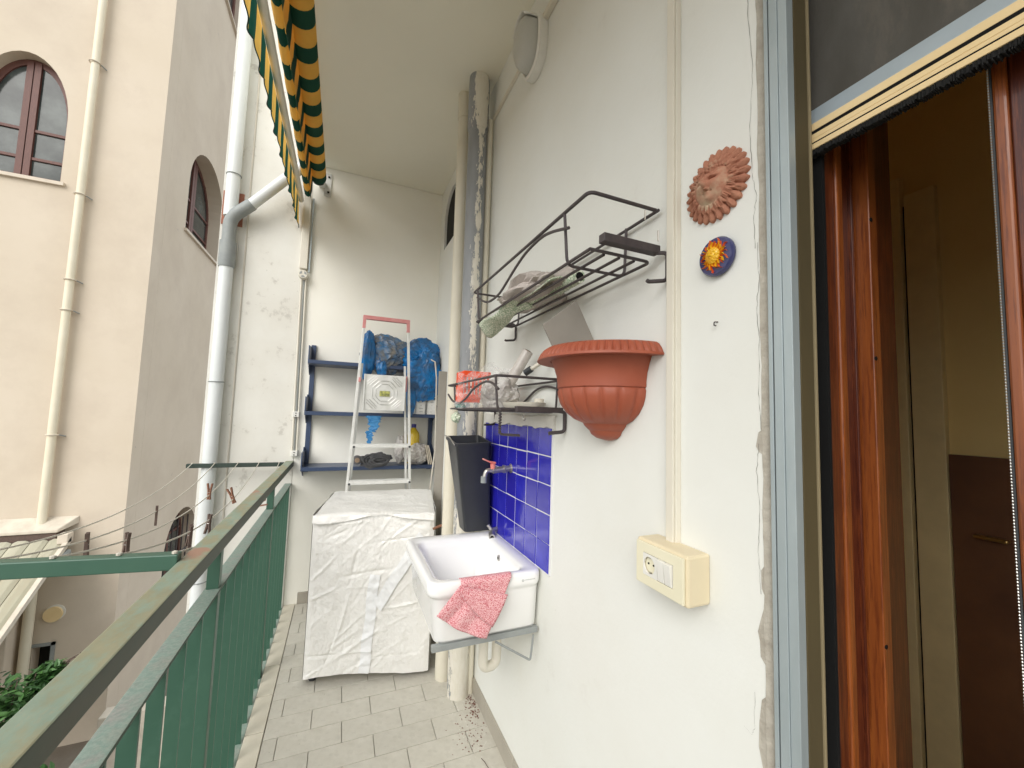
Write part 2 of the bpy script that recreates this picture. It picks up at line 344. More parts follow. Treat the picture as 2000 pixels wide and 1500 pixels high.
# ------------------------------------------------------------------ mesh builder
class MB:
    def __init__(s): s.v = []; s.f = []; s.uv = None
    def add(s, vs, fs):
        b = len(s.v); s.v += [tuple(v) for v in vs]; s.f += [tuple(i+b for i in f) for f in fs]; return s
    def box(s, a, b, rot=None, piv=None):
        x0, y0, z0 = a; x1, y1, z1 = b
        vs = [Vector(p) for p in ((x0,y0,z0),(x1,y0,z0),(x1,y1,z0),(x0,y1,z0),(x0,y0,z1),(x1,y0,z1),(x1,y1,z1),(x0,y1,z1))]
        if rot is not None:
            c = Vector(piv) if piv is not None else (Vector(a)+Vector(b))/2
            vs = [rot @ (v-c) + c for v in vs]
        return s.add(vs, [(0,3,2,1),(4,5,6,7),(0,1,5,4),(1,2,6,5),(2,3,7,6),(3,0,4,7)])
    def loft(s, loops, closed=True, cap0=True, cap1=True):
        n = len(loops[0]); vs = [p for L in loops for p in L]; fs = []
        for i in range(len(loops)-1):
            for j in range(n if closed else n-1):
                k = (j+1) % n
                fs.append((i*n+j, i*n+k, (i+1)*n+k, (i+1)*n+j))
        if cap0: fs.append(tuple(range(n-1, -1, -1)))
        if cap1: fs.append(tuple((len(loops)-1)*n+j for j in range(n)))
        return s.add(vs, fs)
    def tube(s, path, r, n=8, cyclic=False):
        P = [Vector(p) for p in path]; loops = []; prev = None
        for i, p in enumerate(P):
            if cyclic: d = P[(i+1) % len(P)] - P[i-1]
            else: d = (P[min(i+1, len(P)-1)] - P[max(i-1, 0)])
            d.normalize()
            if prev is None:
                a = Vector((0, 0, 1)) if abs(d.z) < .9 else Vector((1, 0, 0))
                u = d.cross(a).normalized()
            else:
                u = (prev - d*prev.dot(d)).normalized()
            prev = u; w = d.cross(u)
            rr = r[i] if isinstance(r, (list, tuple)) else r
            loops.append([p + u*cos(2*pi*k/n)*rr + w*sin(2*pi*k/n)*rr for k in range(n)])
        if cyclic: loops.append(loops[0]); return s.loft(loops, cap0=False, cap1=False)
        return s.loft(loops)
    def lathe(s, prof, c=(0, 0, 0), n=24, a0=0, a1=2*pi, cap=True):
        full = abs(a1-a0-2*pi) < 1e-6; m = n if full else n+1
        loops = [[(c[0]+r*cos(a0+(a1-a0)*k/n), c[1]+r*sin(a0+(a1-a0)*k/n), c[2]+z) for k in range(m)] for r, z in prof]
        return s.loft(loops, closed=full, cap0=cap and full, cap1=cap and full)
    def grid(s, f, nu, nv):
        vs = [f(i/nu, j/nv) for j in range(nv+1) for i in range(nu+1)]
        return s.add(vs, [(j*(nu+1)+i, j*(nu+1)+i+1, (j+1)*(nu+1)+i+1, (j+1)*(nu+1)+i) for j in range(nv) for i in range(nu)])
    def build(s, name, mat, parent=None, bevel=0, smooth=False, solid=0, org=None):
        me = bpy.data.meshes.new(name)
        if parent is not None: off = Vector(parent['_org'])
        elif org is not None: off = Vector(org)
        else: off = Vector((0, 0, 0))
        me.from_pydata([tuple(Vector(v)-off) for v in s.v], [], s.f); me.update()
        bm = bmesh.new(); bm.from_mesh(me); bmesh.ops.recalc_face_normals(bm, faces=bm.faces); bm.to_mesh(me); bm.free()
        me.materials.append(mat if not isinstance(mat, str) else MT[mat])
        o = bpy.data.objects.new(name, me); COL.objects.link(o)
        o['_org'] = tuple(off)
        if parent is not None: o.parent = parent
        else: o.location = off
        if smooth:
            me.shade_smooth()
            try: me.set_sharp_from_angle(angle=radians(smooth if smooth is not True else 40))
            except Exception: pass
        if solid:
            md = o.modifiers.new('solid', 'SOLIDIFY'); md.thickness = solid; md.offset = 0
        if bevel:
            md = o.modifiers.new('bevel', 'BEVEL'); md.width = bevel; md.segments = 2; md.limit_method = 'ANGLE'; md.angle_limit = radians(35)
        return o
def tag(o, label, cat, group=None, kind=None):
    if label: o['label'] = label
    if cat: o['category'] = cat
    if group: o['group'] = group
    if kind: o['kind'] = kind
    return o
def thing(name, label, cat, loc, group=None):
    o = bpy.data.objects.new(name, None); COL.objects.link(o); o.location = loc
    o.empty_display_size = .05; o['_org'] = tuple(loc)
    return tag(o, label, cat, group)
def struct(o): o['kind'] = 'structure'; return o
def bx(name, a, b, mat, parent=None, bevel=0, **k):
    return MB().box(a, b).build(name, mat, parent, bevel, **k)
def plate(outer, holes, to3, depth):
    """flat plate with holes; outer/holes in 2D, to3(u, v, d) to world"""
    bm = bmesh.new(); es = []
    for L in [outer]+holes:
        vs = [bm.verts.new((u, v, 0)) for u, v in L]
        es += [bm.edges.new((vs[i], vs[(i+1) % len(vs)])) for i in range(len(vs))]
    bmesh.ops.triangle_fill(bm, use_beauty=True, use_dissolve=False, edges=es)
    fs = list(bm.faces)
    ex = bmesh.ops.extrude_face_region(bm, geom=fs)
    for g in ex['geom']:
        if isinstance(g, bmesh.types.BMVert): g.co.z = depth
    bm.faces.ensure_lookup_table(); bm.verts.index_update()
    mb = MB(); mb.add([to3(v.co.x, v.co.y, v.co.z) for v in bm.verts], [tuple(v.index for v in f.verts) for f in bm.faces])
    bm.free(); return mb
def arch(x0, x1, z0, zs, zt, n=14):
    """arched outline: sill z0, springing zs, crown zt"""
    pts = [(x0, z0), (x1, z0)]
    cx, a = (x0+x1)/2, (x1-x0)/2
    for k in range(n+1):
        th = pi*k/n; pts.append((cx+a*cos(th), zs+(zt-zs)*sin(th)))
    return pts
def arc_path(pts, r, n=5):
    """polyline with rounded corners"""
    P = [Vector(p) for p in pts]; out = [P[0]]
    for i in range(1, len(P)-1):
        a, b, c = P[i-1], P[i], P[i+1]
        u = (a-b); v = (c-b); rr = min(r, u.length*.45, v.length*.45)
        p0 = b+u.normalized()*rr; p1 = b+v.normalized()*rr
        for k in range(n+1):
            t = k/n; out.append(p0*(1-t)**2 + b*2*t*(1-t) + p1*t*t)
    out.append(P[-1]); return out
def fn(x, y, z, s=1.0): return noise.noise(Vector((x*s, y*s, z*s)))

# ------------------------------------------------------------------ setting: ground, slab, walls, ceiling
WX, YB, HC = .69, 3.304, 3.25
DY0, DY1, DZ = -1.1, .424, 2.42            # door opening
g = MB().box((-40, -40, -3.0), (40, 40, -2.9)).build('ground', 'dirt'); struct(g)
fl = bx('balcony_floor', (-.300, -3.6, -.22), (WX, YB, -.008), 'grout'); struct(fl)
# floor tiles, running bond
TP, TD, G = .25, .123, .0026
tm = {}
def tilemesh(w, d, mat):
    k = (round(w, 4), round(d, 4), mat)
    if k not in tm:
        o = MB().box((0, 0, -.008), (w, d, 0)).build('floor_tile', mat, None)
        bm = bmesh.new(); bm.from_mesh(o.data)
        bmesh.ops.bevel(bm, geom=[e for e in bm.edges if all(v.co.z > -.001 for v in e.verts)], offset=.0012, segments=1, affect='EDGES')
        bm.to_mesh(o.data); bm.free()
        tm[k] = o.data; bpy.data.objects.remove(o)
    return tm[k]
for n in range(-22, 13):
    y0 = 1.905 + TD*n; y1 = y0 + TD
    if y0 > YB-.02: break
    y1 = min(y1, YB)
    off = .003 if n % 2 else -.122
    x = -.30+off-1
    while x < WX:
        a = max(x, -.228)+G/2; b = min(x+TP, WX-.003)-G/2
        if b-a > .012:
            o = bpy.data.objects.new('floor_tile', tilemesh(b-a, y1-y0-G, 'tile')); COL.objects.link(o); o.parent = fl
            o.location = (a, y0+G/2, random.uniform(-.0004, .0004))
        x += TP
y = -3.555
while y < YB:
    y1 = min(y+.245, YB)
    o = bpy.data.objects.new('kerb_tile', tilemesh(.071, y1-y-.004, 'kerbtile')); COL.objects.link(o); o.parent = fl
    o.location = (-.3015, y+.002, .002)
    y += .245
# house wall with niche window and door opening
to_r = lambda u, v, d: (WX+d, u, v)
niche = arch(2.72, 3.165, 2.71, 2.95, 3.14, 12)
wall = plate([(.482, -3), (3.304, -3), (3.304, 8), (.482, 8)], [niche], to_r, .26).build('wall_right', 'plaster'); struct(wall)
lint = bx('wall_above_door', (WX, -3.0, DZ), (WX+.26, .482, 8), 'plaster'); struct(lint)
nearw = bx('wall_near', (WX, -3.0, -3), (WX+.26, DY0, DZ), 'plaster'); struct(nearw)
bx('threshold', (WX, DY0, -3), (WX+.26, .482, .0), 'skirting', wall)
bx('niche_back', (WX+.02, 2.6, 2.6), (WX+.04, 3.25, 3.24), 'darkvoid', wall)  # black panel paints the deep shade of the niche
edge = MB()
random.seed(3)
prev = None
L0, L1 = [], []
z = -.0
while z < 2.45:
    L0.append((WX-.0012, .4830+random.uniform(0, .0016)+.001*sin(z*37), z)); L1.append((WX+.006, .466, z)); z += .02
edge.add(L0+L1, [(i, i+1, len(L0)+i+1, len(L0)+i) for i in range(len(L0)-1)])
edge.add([(p[0]+.03, p[1], p[2]) for p in L1]+L1, [(i, i+1, len(L0)+i+1, len(L0)+i) for i in range(len(L0)-1)])
edge.build('mortar_edge', 'rawplaster', wall)
bx('reveal', (WX+.006, .47, 0), (WX+.10, .482, DZ), 'rawplaster', wall)
# cracks and chips near the door edge
def crack(pts, w=.0011):
    m = MB(); P = []
    for i in range(len(pts)-1):
        (y0, z0), (y1, z1) = pts[i], pts[i+1]
        for k in range(8):
            t = k/8; P.append((y0+(y1-y0)*t+random.uniform(-.0012, .0012), z0+(z1-z0)*t))
    P.append(pts[-1])
    vs = []; fs = []
    for i, (yy, zz) in enumerate(P):
        ww = w*random.uniform(.2, 1)/2
        vs += [(WX-.0006, yy-ww, zz), (WX-.0006, yy+ww, zz)]
    fs = [(2*i, 2*i+1, 2*i+3, 2*i+2) for i in range(len(P)-1)]
    m.add(vs, fs).build('crack', 'crack', wall)
crack([(.496, 2.35), (.501, 2.2), (.492, 2.08), (.500, 1.95), (.495, 1.86), (.488, 1.82), (.494, 1.78), (.492, 1.72)])
crack([(.4885, 1.73), (.486, 1.66), (.491, 1.60), (.487, 1.55), (.489, 1.45), (.485, 1.38)])
crack([(.490, 1.36), (.495, 1.31), (.490, 1.24), (.494, 1.18), (.490, 1.10)])
crack([(.525, .86), (.51, .855), (.505, .87), (.504, .93)], .0006)
def chip(pts, mat='rawplaster'):
    c = Vector((0, 0))
    for p in pts: c += Vector(p)/len(pts)
    vs = [(WX-.0009, p[0], p[1]) for p in pts]
    inner = [(WX-.0001, c[0]+(p[0]-c[0])*.8, c[1]+(p[1]-c[1])*.85) for p in pts]
    n = len(pts)
    MB().add(vs+inner, [(i, (i+1) % n, n+(i+1) % n, n+i) for i in range(n)]+[tuple(range(n, 2*n))]).build('plaster_chip', mat, wall)
chip([(.4835, 1.385), (.4905, 1.38), (.4955, 1.355), (.490, 1.345), (.4835, 1.342)])
chip([(.483, 1.085), (.490, 1.06), (.4965, 1.035), (.493, 1.02), (.492, .995), (.483, .985)])
chip([(.483, .935), (.491, .925), (.496, .885), (.4975, .845), (.488, .805), (.483, .80)])
chip([(.4832, 1.15), (.489, 1.14), (.4885, 1.11), (.4832, 1.10)])
# gable / end wall, its outdoor strip, ceiling slab
bw = bx('wall_back', (-.305, YB, -3), (WX+.26, YB+.35, 8), 'plaster_back'); struct(bw)
sw = bx('wall_side', (-.86, YB-.004, -3), (-.306, YB+.35, 8), 'plaster_side'); struct(sw)
ce = bx('ceiling', (-.27, -3.6, HC), (WX, YB-.004, HC+.2), 'ceiling'); struct(ce)
pl = MB()
lp = []
for i in range(31):
    yy = 1.228+(1.966-1.228)*i/30
    lp.append((yy, 1.352+.004*sin(i*.9)+.003*random.uniform(-1, 1), 1.392+.003*sin(i*.5)))
pl.add([(WX-.012, a, b) for a, b, c in lp]+[(WX-.009, a, c) for a, b, c in lp]+[(WX, a, c+.006) for a, b, c in lp]+[(WX, a, b-.003) for a, b, c in lp],
       [(q*31+i, q*31+i+1, ((q+1) % 4)*31+i+1, ((q+1) % 4)*31+i) for i in range(30) for q in (0, 1, 3)]+[(0, 31, 62, 93)])
pl.build('plaster_ledge', 'plaster_side', wall)
# skirting
y = .50
while y < YB-.02:
    y1 = min(y+.33, YB-.002)
    bx('skirting_tile', (WX-.010, y+.001, 0.0), (WX+.001, y1-.001, .072), 'skirting', wall, .0015); y = y1
x = -.22
while x < WX-.02:
    x1 = min(x+.33, WX-.012); bx('skirting_tile', (x+.001, YB-.012, 0), (x1-.001, YB+.001, .078), 'skirting', bw, .0015); x = x1
# cobalt tile splashback, part of the house wall
bx('tile_bed', (WX-.0062, 1.243, .848), (WX+.001, 1.955, 1.353), 'tilegrout', wall)
random.seed(5)
tmesh = None
for r in range(5):
    for c in range(7):
        y0 = 1.245+c*.1005; z0 = .850+r*.1005
        if tmesh is None:
            o = MB().box((-.0052, .0022, .0018), (0, .0983, .0987)).build('splashback_tile', 'bluetile', wall, .0016); o.location = (WX-.003, y0, z0); tmesh = o.data
        else:
            o = bpy.data.objects.new('splashback_tile', tmesh); COL.objects.link(o); o.parent = wall
            md = o.modifiers.new('bevel', 'BEVEL'); md.width = .0016; md.segments = 2
        o.location = (WX-.003+random.uniform(-.0008, .0008), y0+random.uniform(-.0008, .0008), z0+random.uniform(-.0008, .0008)); o.rotation_euler = (random.uniform(-.012, .012), random.uniform(-.006, .006), random.uniform(-.006, .006))

# ------------------------------------------------------------------ railing
rl = thing('balcony_railing', 'green iron railing with a faded sage handrail along the balcony edge', 'railing', (-.325, 1.5, 0))
bx('top_rail', (-.352, -3.6, .970), (-.300, YB-.005, 1.010), 'railtop', rl, .003)
bx('mid_rail', (-.347, -3.6, .842), (-.305, YB-.005, .850), 'midrail', rl, .001)
bx('bottom_rail', (-.347, -3.6, -.020), (-.305, YB-.005, -.012), 'midrail', rl, .001)
y = -3.46; bmesh_b = None; k = 0
while y < YB-.03:
    if min(abs(y-p) for p in (-2.59, -1.57, -.55, .47, 1.49, 2.51)) > .03:
        if bmesh_b is None:
            o = bx('baluster', (-.3415, y, -.012), (-.3115, y+.006, .842), 'railgreen', rl); bmesh_b = o.data; yb = y
        else:
            o = bpy.data.objects.new('baluster', bmesh_b); COL.objects.link(o); o.parent = rl; o.location = (0, y-yb, 0)
    y += .12
for yy in (-2.59, -1.57, -.55, .47, 1.49, 2.51):
    bx('post', (-.342, yy-.015, .850), (-.310, yy+.015, .970), 'railgreen', rl, .002)
    bx('post', (-.342, yy-.015, -.20), (-.310, yy+.015, .842), 'railgreen', rl, .002)

# ------------------------------------------------------------------ clothes airer on the rail
ca = thing('clothes_airer', 'green two armed clothes airer with five pale cords outside the rail', 'clothes airer', (-.6, 2.2, .99))
def arm(y0, y1):
    m = MB(); m.loft([[(-.352, y0-.015, .990), (-.352, y0+.017, .990), (-.352, y0+.017, 1.028), (-.352, y0-.015, 1.028)],
                      [(-1.0 if y1 != y0 else -.91, y1-.015, .990), (-1.0 if y1 != y0 else -.91, y1+.017, .990), (-1.0 if y1 != y0 else -.91, y1+.017, 1.028), (-1.0 if y1 != y0 else -.91, y1-.015, 1.028)]])
    m.build('arm', 'railgreen', ca, .003)
arm(1.262, 1.36)
MB().box((-.90, 3.19, .985), (-.352, 3.215, 1.012)).build('arm', 'armdark', ca, .002)  # far arm is a darker green than the near one
CL = [((-.871, 3.2, 1.012), (-.85, 1.335, 1.030)), ((-.75, 3.2, 1.012), (-.72, 1.315, 1.030)), ((-.621, 3.2, 1.012), (-.603, 1.30, 1.030)),
      ((-.50, 3.2, 1.012), (-.476, 1.28, 1.030)), ((-.38, 3.2, 1.012), (-.361, 1.257, 1.030))]
SAG = [.40, .42, .42, .44, .46]
def cord(i, t):
    a, b = CL[i]; return Vector([a[k]+(b[k]-a[k])*t for k in range(3)]) - Vector((0, 0, SAG[i]*t*(1-t)))
for i in range(5):
    MB().tube([cord(i, k/24) for k in range(25)], .0027, 6).build('cord', 'whitecable', ca, smooth=True)
    for e in (0, 1):
        p = cord(i, e); MB().lathe([(.001, .0), (.006, .001), (.006, .006), (.001, .008)], (p.x, p.y, p.z-.002), 8).build('cord_knot', 'whitecable', ca, smooth=True)
def peg(i, t, rz, tilt, mat, label, up=False, two=False):
    p = cord(i, t); Rm = Matrix.Rotation(rz, 3, 'Z') @ Matrix.Rotation(tilt, 3, 'X')
    s = 1 if not up else -1
    o = thing('clothes_peg', label, 'clothes peg', p, 'clothes pegs on the airer cords')
    for q in (-1, 1):
        m = MB(); L = [(-.023, .0056), (-.005, .0036), (.024, .005), (.060, .0120)]
        pts = []
        for zz, off in L:
            pts.append([p + Rm @ Vector((dx, q*(off+dy*q*0)+dy, s*-zz)) for dx, dy in ((-.0045, -.0032), (.0045, -.0032), (.0045, .0032), (-.0045, .0032))])
        m.loft(pts); m.build('peg_leg', mat, o)
    MB().tube([p + Rm @ Vector((sin(a)*.006, cos(a)*.006, -s*.014)) for a in [k*pi/4 for k in range(8)]], .0012, 5, True).build('spring', 'chrome', o)
pegs = [(1, .779, .2, .1, 'peg', 'dark wooden peg on the second cord, nearest the front arm'), (2, .802, .9, .05, 'peg', 'dark wooden peg pair on the third cord by the front arm'),
        (1, .484, .3, .05, 'peg', 'weathered peg halfway along the second cord, before the dark column edge'), (2, .331, 1.2, .0, 'pegred', 'upright red brown peg in front of the white drainpipe'),
        (3, .373, 1.1, -.45, 'pegred', 'light orange brown peg tilted on the fourth cord'), (3, .591, 1.0, .1, 'peg', 'dark peg low in front of the white drainpipe foot'),
        (3, .717, .6, .2, 'peg', 'grey tangled peg before the small arched grille window'), (4, .454, 1.4, 1.2, 'pegred', 'brown peg lying nearly flat on the cord next to the handrail')]
for n, (i, t, rz, tl, m_, lb) in enumerate(pegs): peg(i, t, rz, tl, m_, lb, up=(n in (3, 4, 7)))

# ------------------------------------------------------------------ drainpipe and branch on the outer wall
dp = thing('drainpipe', 'tall white drainpipe with a grey elbow branching to the awning', 'drainpipe', (-.795, 3.235, -2.9))
MB().tube([(-.792, 3.245, 2.70), (-.792, 3.245, 7.5)], .041, 20).build('upper_pipe', 'white_pvc', dp, smooth=True)
MB().tube([(-.790, 3.245, -2.9), (-.790, 3.245, 2.36)], .041, 20).build('lower_pipe', 'white_pvc', dp, smooth=True)
MB().tube([(-.790, 3.245, 2.34), (-.790, 3.245, 2.36), (-.790, 3.245, 2.52), (-.790, 3.245, 2.521)], [.046, .050, .050, .044], 20).build('collar', 'grey_pvc', dp, smooth=True)
MB().tube(arc_path([(-.790, 3.245, 2.50), (-.788, 3.235, 2.69), (-.66, 3.20, 2.80)], .06), .041, 18).build('elbow', 'grey_pvc', dp, smooth=True)
MB().tube([(-.665, 3.201, 2.795), (-.36, 3.13, 3.12)], .036, 18).build('branch_pipe', 'white_pvc', dp, smooth=True)
bx('brick_patch', (-.855, YB-.012, 2.66), (-.73, YB-.003, 2.90), 'brick', sw)
for zz in (3.0, 1.55, .25):
    MB().tube([(-.790+.044*cos(k*pi/8), 3.245+.044*sin(k*pi/8), zz) for k in range(16)], .0035, 6, True).build('pipe_clip', 'grey_pvc', dp)
MB().tube([(-.700, YB-.008, -2), (-.700, YB-.008, 6)], .006, 6).build('thin_cable', 'whitecable', sw)

# awning guide / white conduit on the end wall
ag = thing('awning_guide', 'white vertical guide rail with a round crank disc beside the wall corner', 'awning guide', (-.315, 3.28, 1.04))
bx('channel', (-.352, 3.262, 2.42), (-.300, 3.302, 2.98), 'trunking', ag, .004)
bx('dark_rod', (-.292, 3.275, 2.40), (-.283, 3.29, 2.97), 'channel', ag)
MB().tube([(-.322, 3.245, 2.372), (-.322, 3.262, 2.372), (-.322, 3.3, 2.372)], [.030, .032, .032], 24).build('disc', 'trunking', ag, .0015, smooth=True)
for a in (pi/2, pi/2+2*pi/3, pi/2+4*pi/3):
    m = MB(); c = Vector((-.322, 3.2435, 2.372)); v0 = Vector((cos(a+.35), 0, sin(a+.35)))*.024; v1 = Vector((cos(a+1.75), 0, sin(a+1.75)))*.024; v2 = Vector((cos(a+1.05), 0, sin(a+1.05)))*.008; vm = Vector((cos(a+1.05), 0, sin(a+1.05)))*.025
    m.add([c+v2, c+v0, c+vm, c+v1, c+v2+Vector((0, .002, 0)), c+v0+Vector((0, .002, 0)), c+vm+Vector((0, .002, 0)), c+v1+Vector((0, .002, 0))], [(0, 1, 2, 3), (4, 7, 6, 5), (0, 4, 5, 1), (1, 5, 6, 2), (2, 6, 7, 3), (3, 7, 4, 0)]).build('disc_slot', 'grey_pvc', ag)
for xx in (-.334, -.304):
    MB().tube([(xx, 3.285, 2.36), (xx+.018, 3.285, 1.08)], .006, 8).build('thin_rail', 'trunking', ag, smooth=True)
MB().tube([(-.316, 3.29, 2.36), (-.302, 3.29, 1.08)], .005, 6).build('inner_rod', 'grey_pvc', ag)
for zz, xx in ((1.345, -.306), (1.065, -.300)):
    b = bx('clamp', (xx-.021, 3.262, zz-.020), (xx+.021, 3.302, zz+.020), 'white_pl', ag, .003)
    for q in (-.009, .009):
        MB().tube([(xx, 3.258, zz+q), (xx, 3.264, zz+q)], .004, 8).build('screw', 'dark', b)

# ------------------------------------------------------------------ awning
aw = thing('awning', 'rolled green and yellow striped awning with a scalloped valance under the ceiling edge', 'awning', (-.3, 2.2, 3.0))
Y0, Y1 = -1.2, 3.20
def extr(prof, ny, f=None):
    m = MB(); loops = []
    for j in range(ny+1):
        yy = Y0+(Y1-Y0)*j/ny
        loops.append([(x+(f(i, yy)[0] if f else 0), yy, z+(f(i, yy)[1] if f else 0)) for i, (x, z) in enumerate(prof)])
    return m.loft(loops, closed=False, cap0=False, cap1=False)
ang = [radians(-30+ -k*15) for k in range(0, 24)]
rollp = [(-.262+.055*cos(a), 3.105+.055*sin(a)) for a in [radians(k*18) for k in range(21)]]
extr(rollp, 90).build('fabric_roll', 'stripes', aw, smooth=60)
# belly of cloth between roll and front bar
bel = []
for k in range(21):
    t = k/20; x = -.296-(.075)*t; z = 3.055-.17*sin(pi*min(1, t*1.02))**.7*(1-.25*t)-.05*t
    bel.append((x, z))
bel = [(-.297, 3.10), (-.297, 3.03), (-.299, 2.985), (-.305, 2.955), (-.316, 2.940), (-.330, 2.942), (-.341, 2.955), (-.348, 2.98), (-.350, 3.01), (-.352, 3.06)]
extr(bel, 90, lambda i, yy: (.002*sin(yy*31+i), .004*fn(yy*3, i*.2, 0))).build('cloth_fold', 'stripes', aw, smooth=60)
extr([(-.297, 3.10), (-.299, 2.99), (-.302, 2.93), (-.300, 2.925)], 90, lambda i, yy: (.003*sin(yy*27+i*.7), .006*sin((yy*1/.19+.15)*2*pi) if i > 1 else 0)).build('inner_valance', 'stripes', aw, smooth=60)
barp = [(-.362+.018*cos(a), 2.905+.022*sin(a)) for a in [radians(k*30) for k in range(13)]]
extr(barp, 2).build('front_bar', 'trunking', aw, smooth=50)
ny = 460
def val(u, v):
    yy = Y0+(3.28-Y0)*u; ph = (yy/.19+.15-.02) % 1
    sc = sin(pi*ph)**.55 if 0 < ph < 1 else 0
    drop = .150+.050*sc
    x = -.386+.008*v+.005*v*sin(yy*66)+.006*v*fn(yy*4, v, 3); z = 2.925-drop*v
    return (x, yy, z)
MB().grid(val, ny, 6).build('valance', 'stripes', aw, smooth=60)
MB().tube([val(k/ny, 1) for k in range(ny+1)], .0026, 5).build('valance_binding', 'stripes_edge', aw)
# end bracket on the wall
br = MB(); br.box((-.225, 3.292, 3.02), (-.175, 3.303, 3.20)); br.box((-.262, 3.21, 3.08), (-.215, 3.30, 3.12)); br.build('end_bracket', 'aluw', aw, .002)
for zz in (3.05, 3.17): MB().tube([(-.195, 3.286, zz), (-.195, 3.296, zz)], .008, 8).build('bolt', 'dark', aw)
MB().tube([(-.262, 3.19, 3.105), (-.262, 3.24, 3.105)], .045, 20).build('roll_cap', 'stripes_edge', aw, smooth=True)

# ------------------------------------------------------------------ wall pipes in the corner
pc = thing('soil_pipe', 'thick grey pipe with peeling cream paint standing before the house wall', 'pipe', (.605, 2.02, 0))
MB().tube([(.608, 2.02, .0), (.600, 2.02, 3.0)], .052, 28).build('pipe_body', 'peel', pc, smooth=True)
MB().tube([(.600, 2.02, 2.94), (.600, 2.02, 2.95), (.600, 2.02, 3.20), (.600, 2.02, HC)], [.054, .058, .058, .056], 28).build('pipe_socket', 'peel', pc, smooth=True)
MB().tube([(.608, 2.02, .50), (.608, 2.02, .52)], .0545, 24).build('joint_ring', 'peel', pc, smooth=True)
pl_ = thing('white_pipe', 'cream painted pipe directly left of the peeling pipe', 'pipe', (.555, 2.16, 0))
MB().tube([(.570, 2.17, 0), (.562, 2.17, 3.12)], .037, 22).build('pipe_body', 'cream_pvc', pl_, smooth=True)
MB().tube([(.562, 2.17, 3.10), (.562, 2.17, HC)], .041, 22).build('pipe_socket', 'cream_pvc', pl_, smooth=True)
MB().tube([(.572, 2.17, 0), (.572, 2.17, .55)], .044, 22).build('pipe_foot', 'cream_pvc', pl_, smooth=True)
ps = thing('slim_pipe', 'slim cream pipe between the peeling pipe and the house wall', 'pipe', (.668, 2.0, 0))
MB().tube([(.668, 2.01, 0), (.668, 2.01, 3.02)], .017, 14).build('pipe_body', 'cream_pvc', ps, smooth=True)
tag(bx('leaning_board', (.630, 2.86, 0.0), (.688, 2.875, 1.69), 'greyboard', None, .001), 'narrow grey board standing in the corner behind the pipes', 'board')

# ------------------------------------------------------------------ bulkhead lamp and conduits
def oval(cx, cz, a, b, x, n=32, tiltc=.0):
    out = []
    for k in range(n):
        t = 2*pi*k/n; c, s = cos(t), sin(t)
        yy = a*math.copysign(abs(c)**.8, c); zz = b*math.copysign(abs(s)**.8, s)
        out.append((x, cx+yy, cz+zz))
    return out
lamp = thing('bulkhead_lamp', 'white oval bulkhead lamp with frosted glass high on the wall', 'lamp', (.69, 1.47, 2.96))
ly, lz = 1.455, 2.965
MB().loft([oval(ly, lz, .084, .132, WX), oval(ly, lz, .088, .136, WX-.010), oval(ly, lz, .084, .130, WX-.036), oval(ly, lz, .076, .120, WX-.042), oval(ly, lz, .070, .112, WX-.034)], cap0=True, cap1=True).build('housing', 'white_pl', lamp, smooth=35)
MB().loft([oval(ly, lz, .070, .111, WX-.035), oval(ly, lz, .069, .108, WX-.062), oval(ly, lz, .062, .098, WX-.085), oval(ly, lz, .044, .072, WX-.102), oval(ly, lz, .014, .024, WX-.109)]).build('glass', 'lampglass', lamp, smooth=50)
hd = []
for s_, x_ in ((1.0, WX-.036), (.99, WX-.075), (.93, WX-.098)):
    hd.append([(x_, ly+.080*s_*cos(t), lz+.124*s_*sin(t)) for t in [radians(35+k*110/16) for k in range(17)]])
MB().loft(hd, closed=False, cap0=False, cap1=False).build('hood', 'white_pl', lamp, smooth=50, solid=.004)
ct = thing('ceiling_conduit', 'thin cream cable conduit running along the wall under the ceiling through the lamp', 'conduit', (.68, 1.5, 3.04))
bx('conduit_run', (WX-.013, 1.53, 3.022), (WX, 2.03, 3.040), 'trunking', ct, .002)
bx('conduit_run', (WX-.022, .2, 3.024), (WX, 1.44, 3.050), 'trunking', ct, .002)
tk = thing('vertical_trunking', 'long white cable trunking running down the wall to the socket', 'trunking', (.68, .69, 1.13))
bx('trunking_base', (WX-.014, .669, 1.128), (WX, .698, HC), 'trunking', tk, .0015)
bx('trunking_cover', (WX-.020, .673, 1.128), (WX-.0142, .694, HC), 'trunking', tk, .0015)
so = thing('socket_box', 'yellowed surface socket box with a round outlet and two rocker switches', 'socket', (.66, .665, 1.09))
bx('box', (WX-.060, .594, 1.036), (WX, .738, 1.134), 'beige_pl', so, .005)
XF = WX-.060
pm = plate([(.600, 1.041), (.733, 1.041), (.733, 1.129), (.600, 1.129)], [[(.626, 1.062), (.711, 1.062), (.711, 1.108), (.626, 1.108)]], lambda u, v, d: (XF-.0005-d, u, v), .006)
pm.build('cover_plate', 'cream_pl', so, .0012)
hole = [(.692+.0165*cos(k*pi/10), 1.085+.0175*sin(k*pi/10)) for k in range(20)]
out = plate([(.669, 1.0625), (.7105, 1.0625), (.7105, 1.1075), (.669, 1.1075)], [hole], lambda u, v, d: (XF-.003-d, u, v), .004).build('outlet', 'white_pl', so)
MB().tube([(XF-.001, .692, 1.085), (XF+.0, .692, 1.085)], .0168, 20).build('outlet_well', 'cream_pl', out)
for dy in (-.0075, .0075): MB().tube([(XF-.0022, .692+dy, 1.0865), (XF-.001, .692+dy, 1.0865)], .0022, 8).build('pin_hole', 'dark', out)
for sgn in (-1, 1): bx('earth_tab', (XF-.005, .6895, 1.085+sgn*.0165-.002), (XF-.001, .6945, 1.085+sgn*.0165+.002), 'chrome', out)
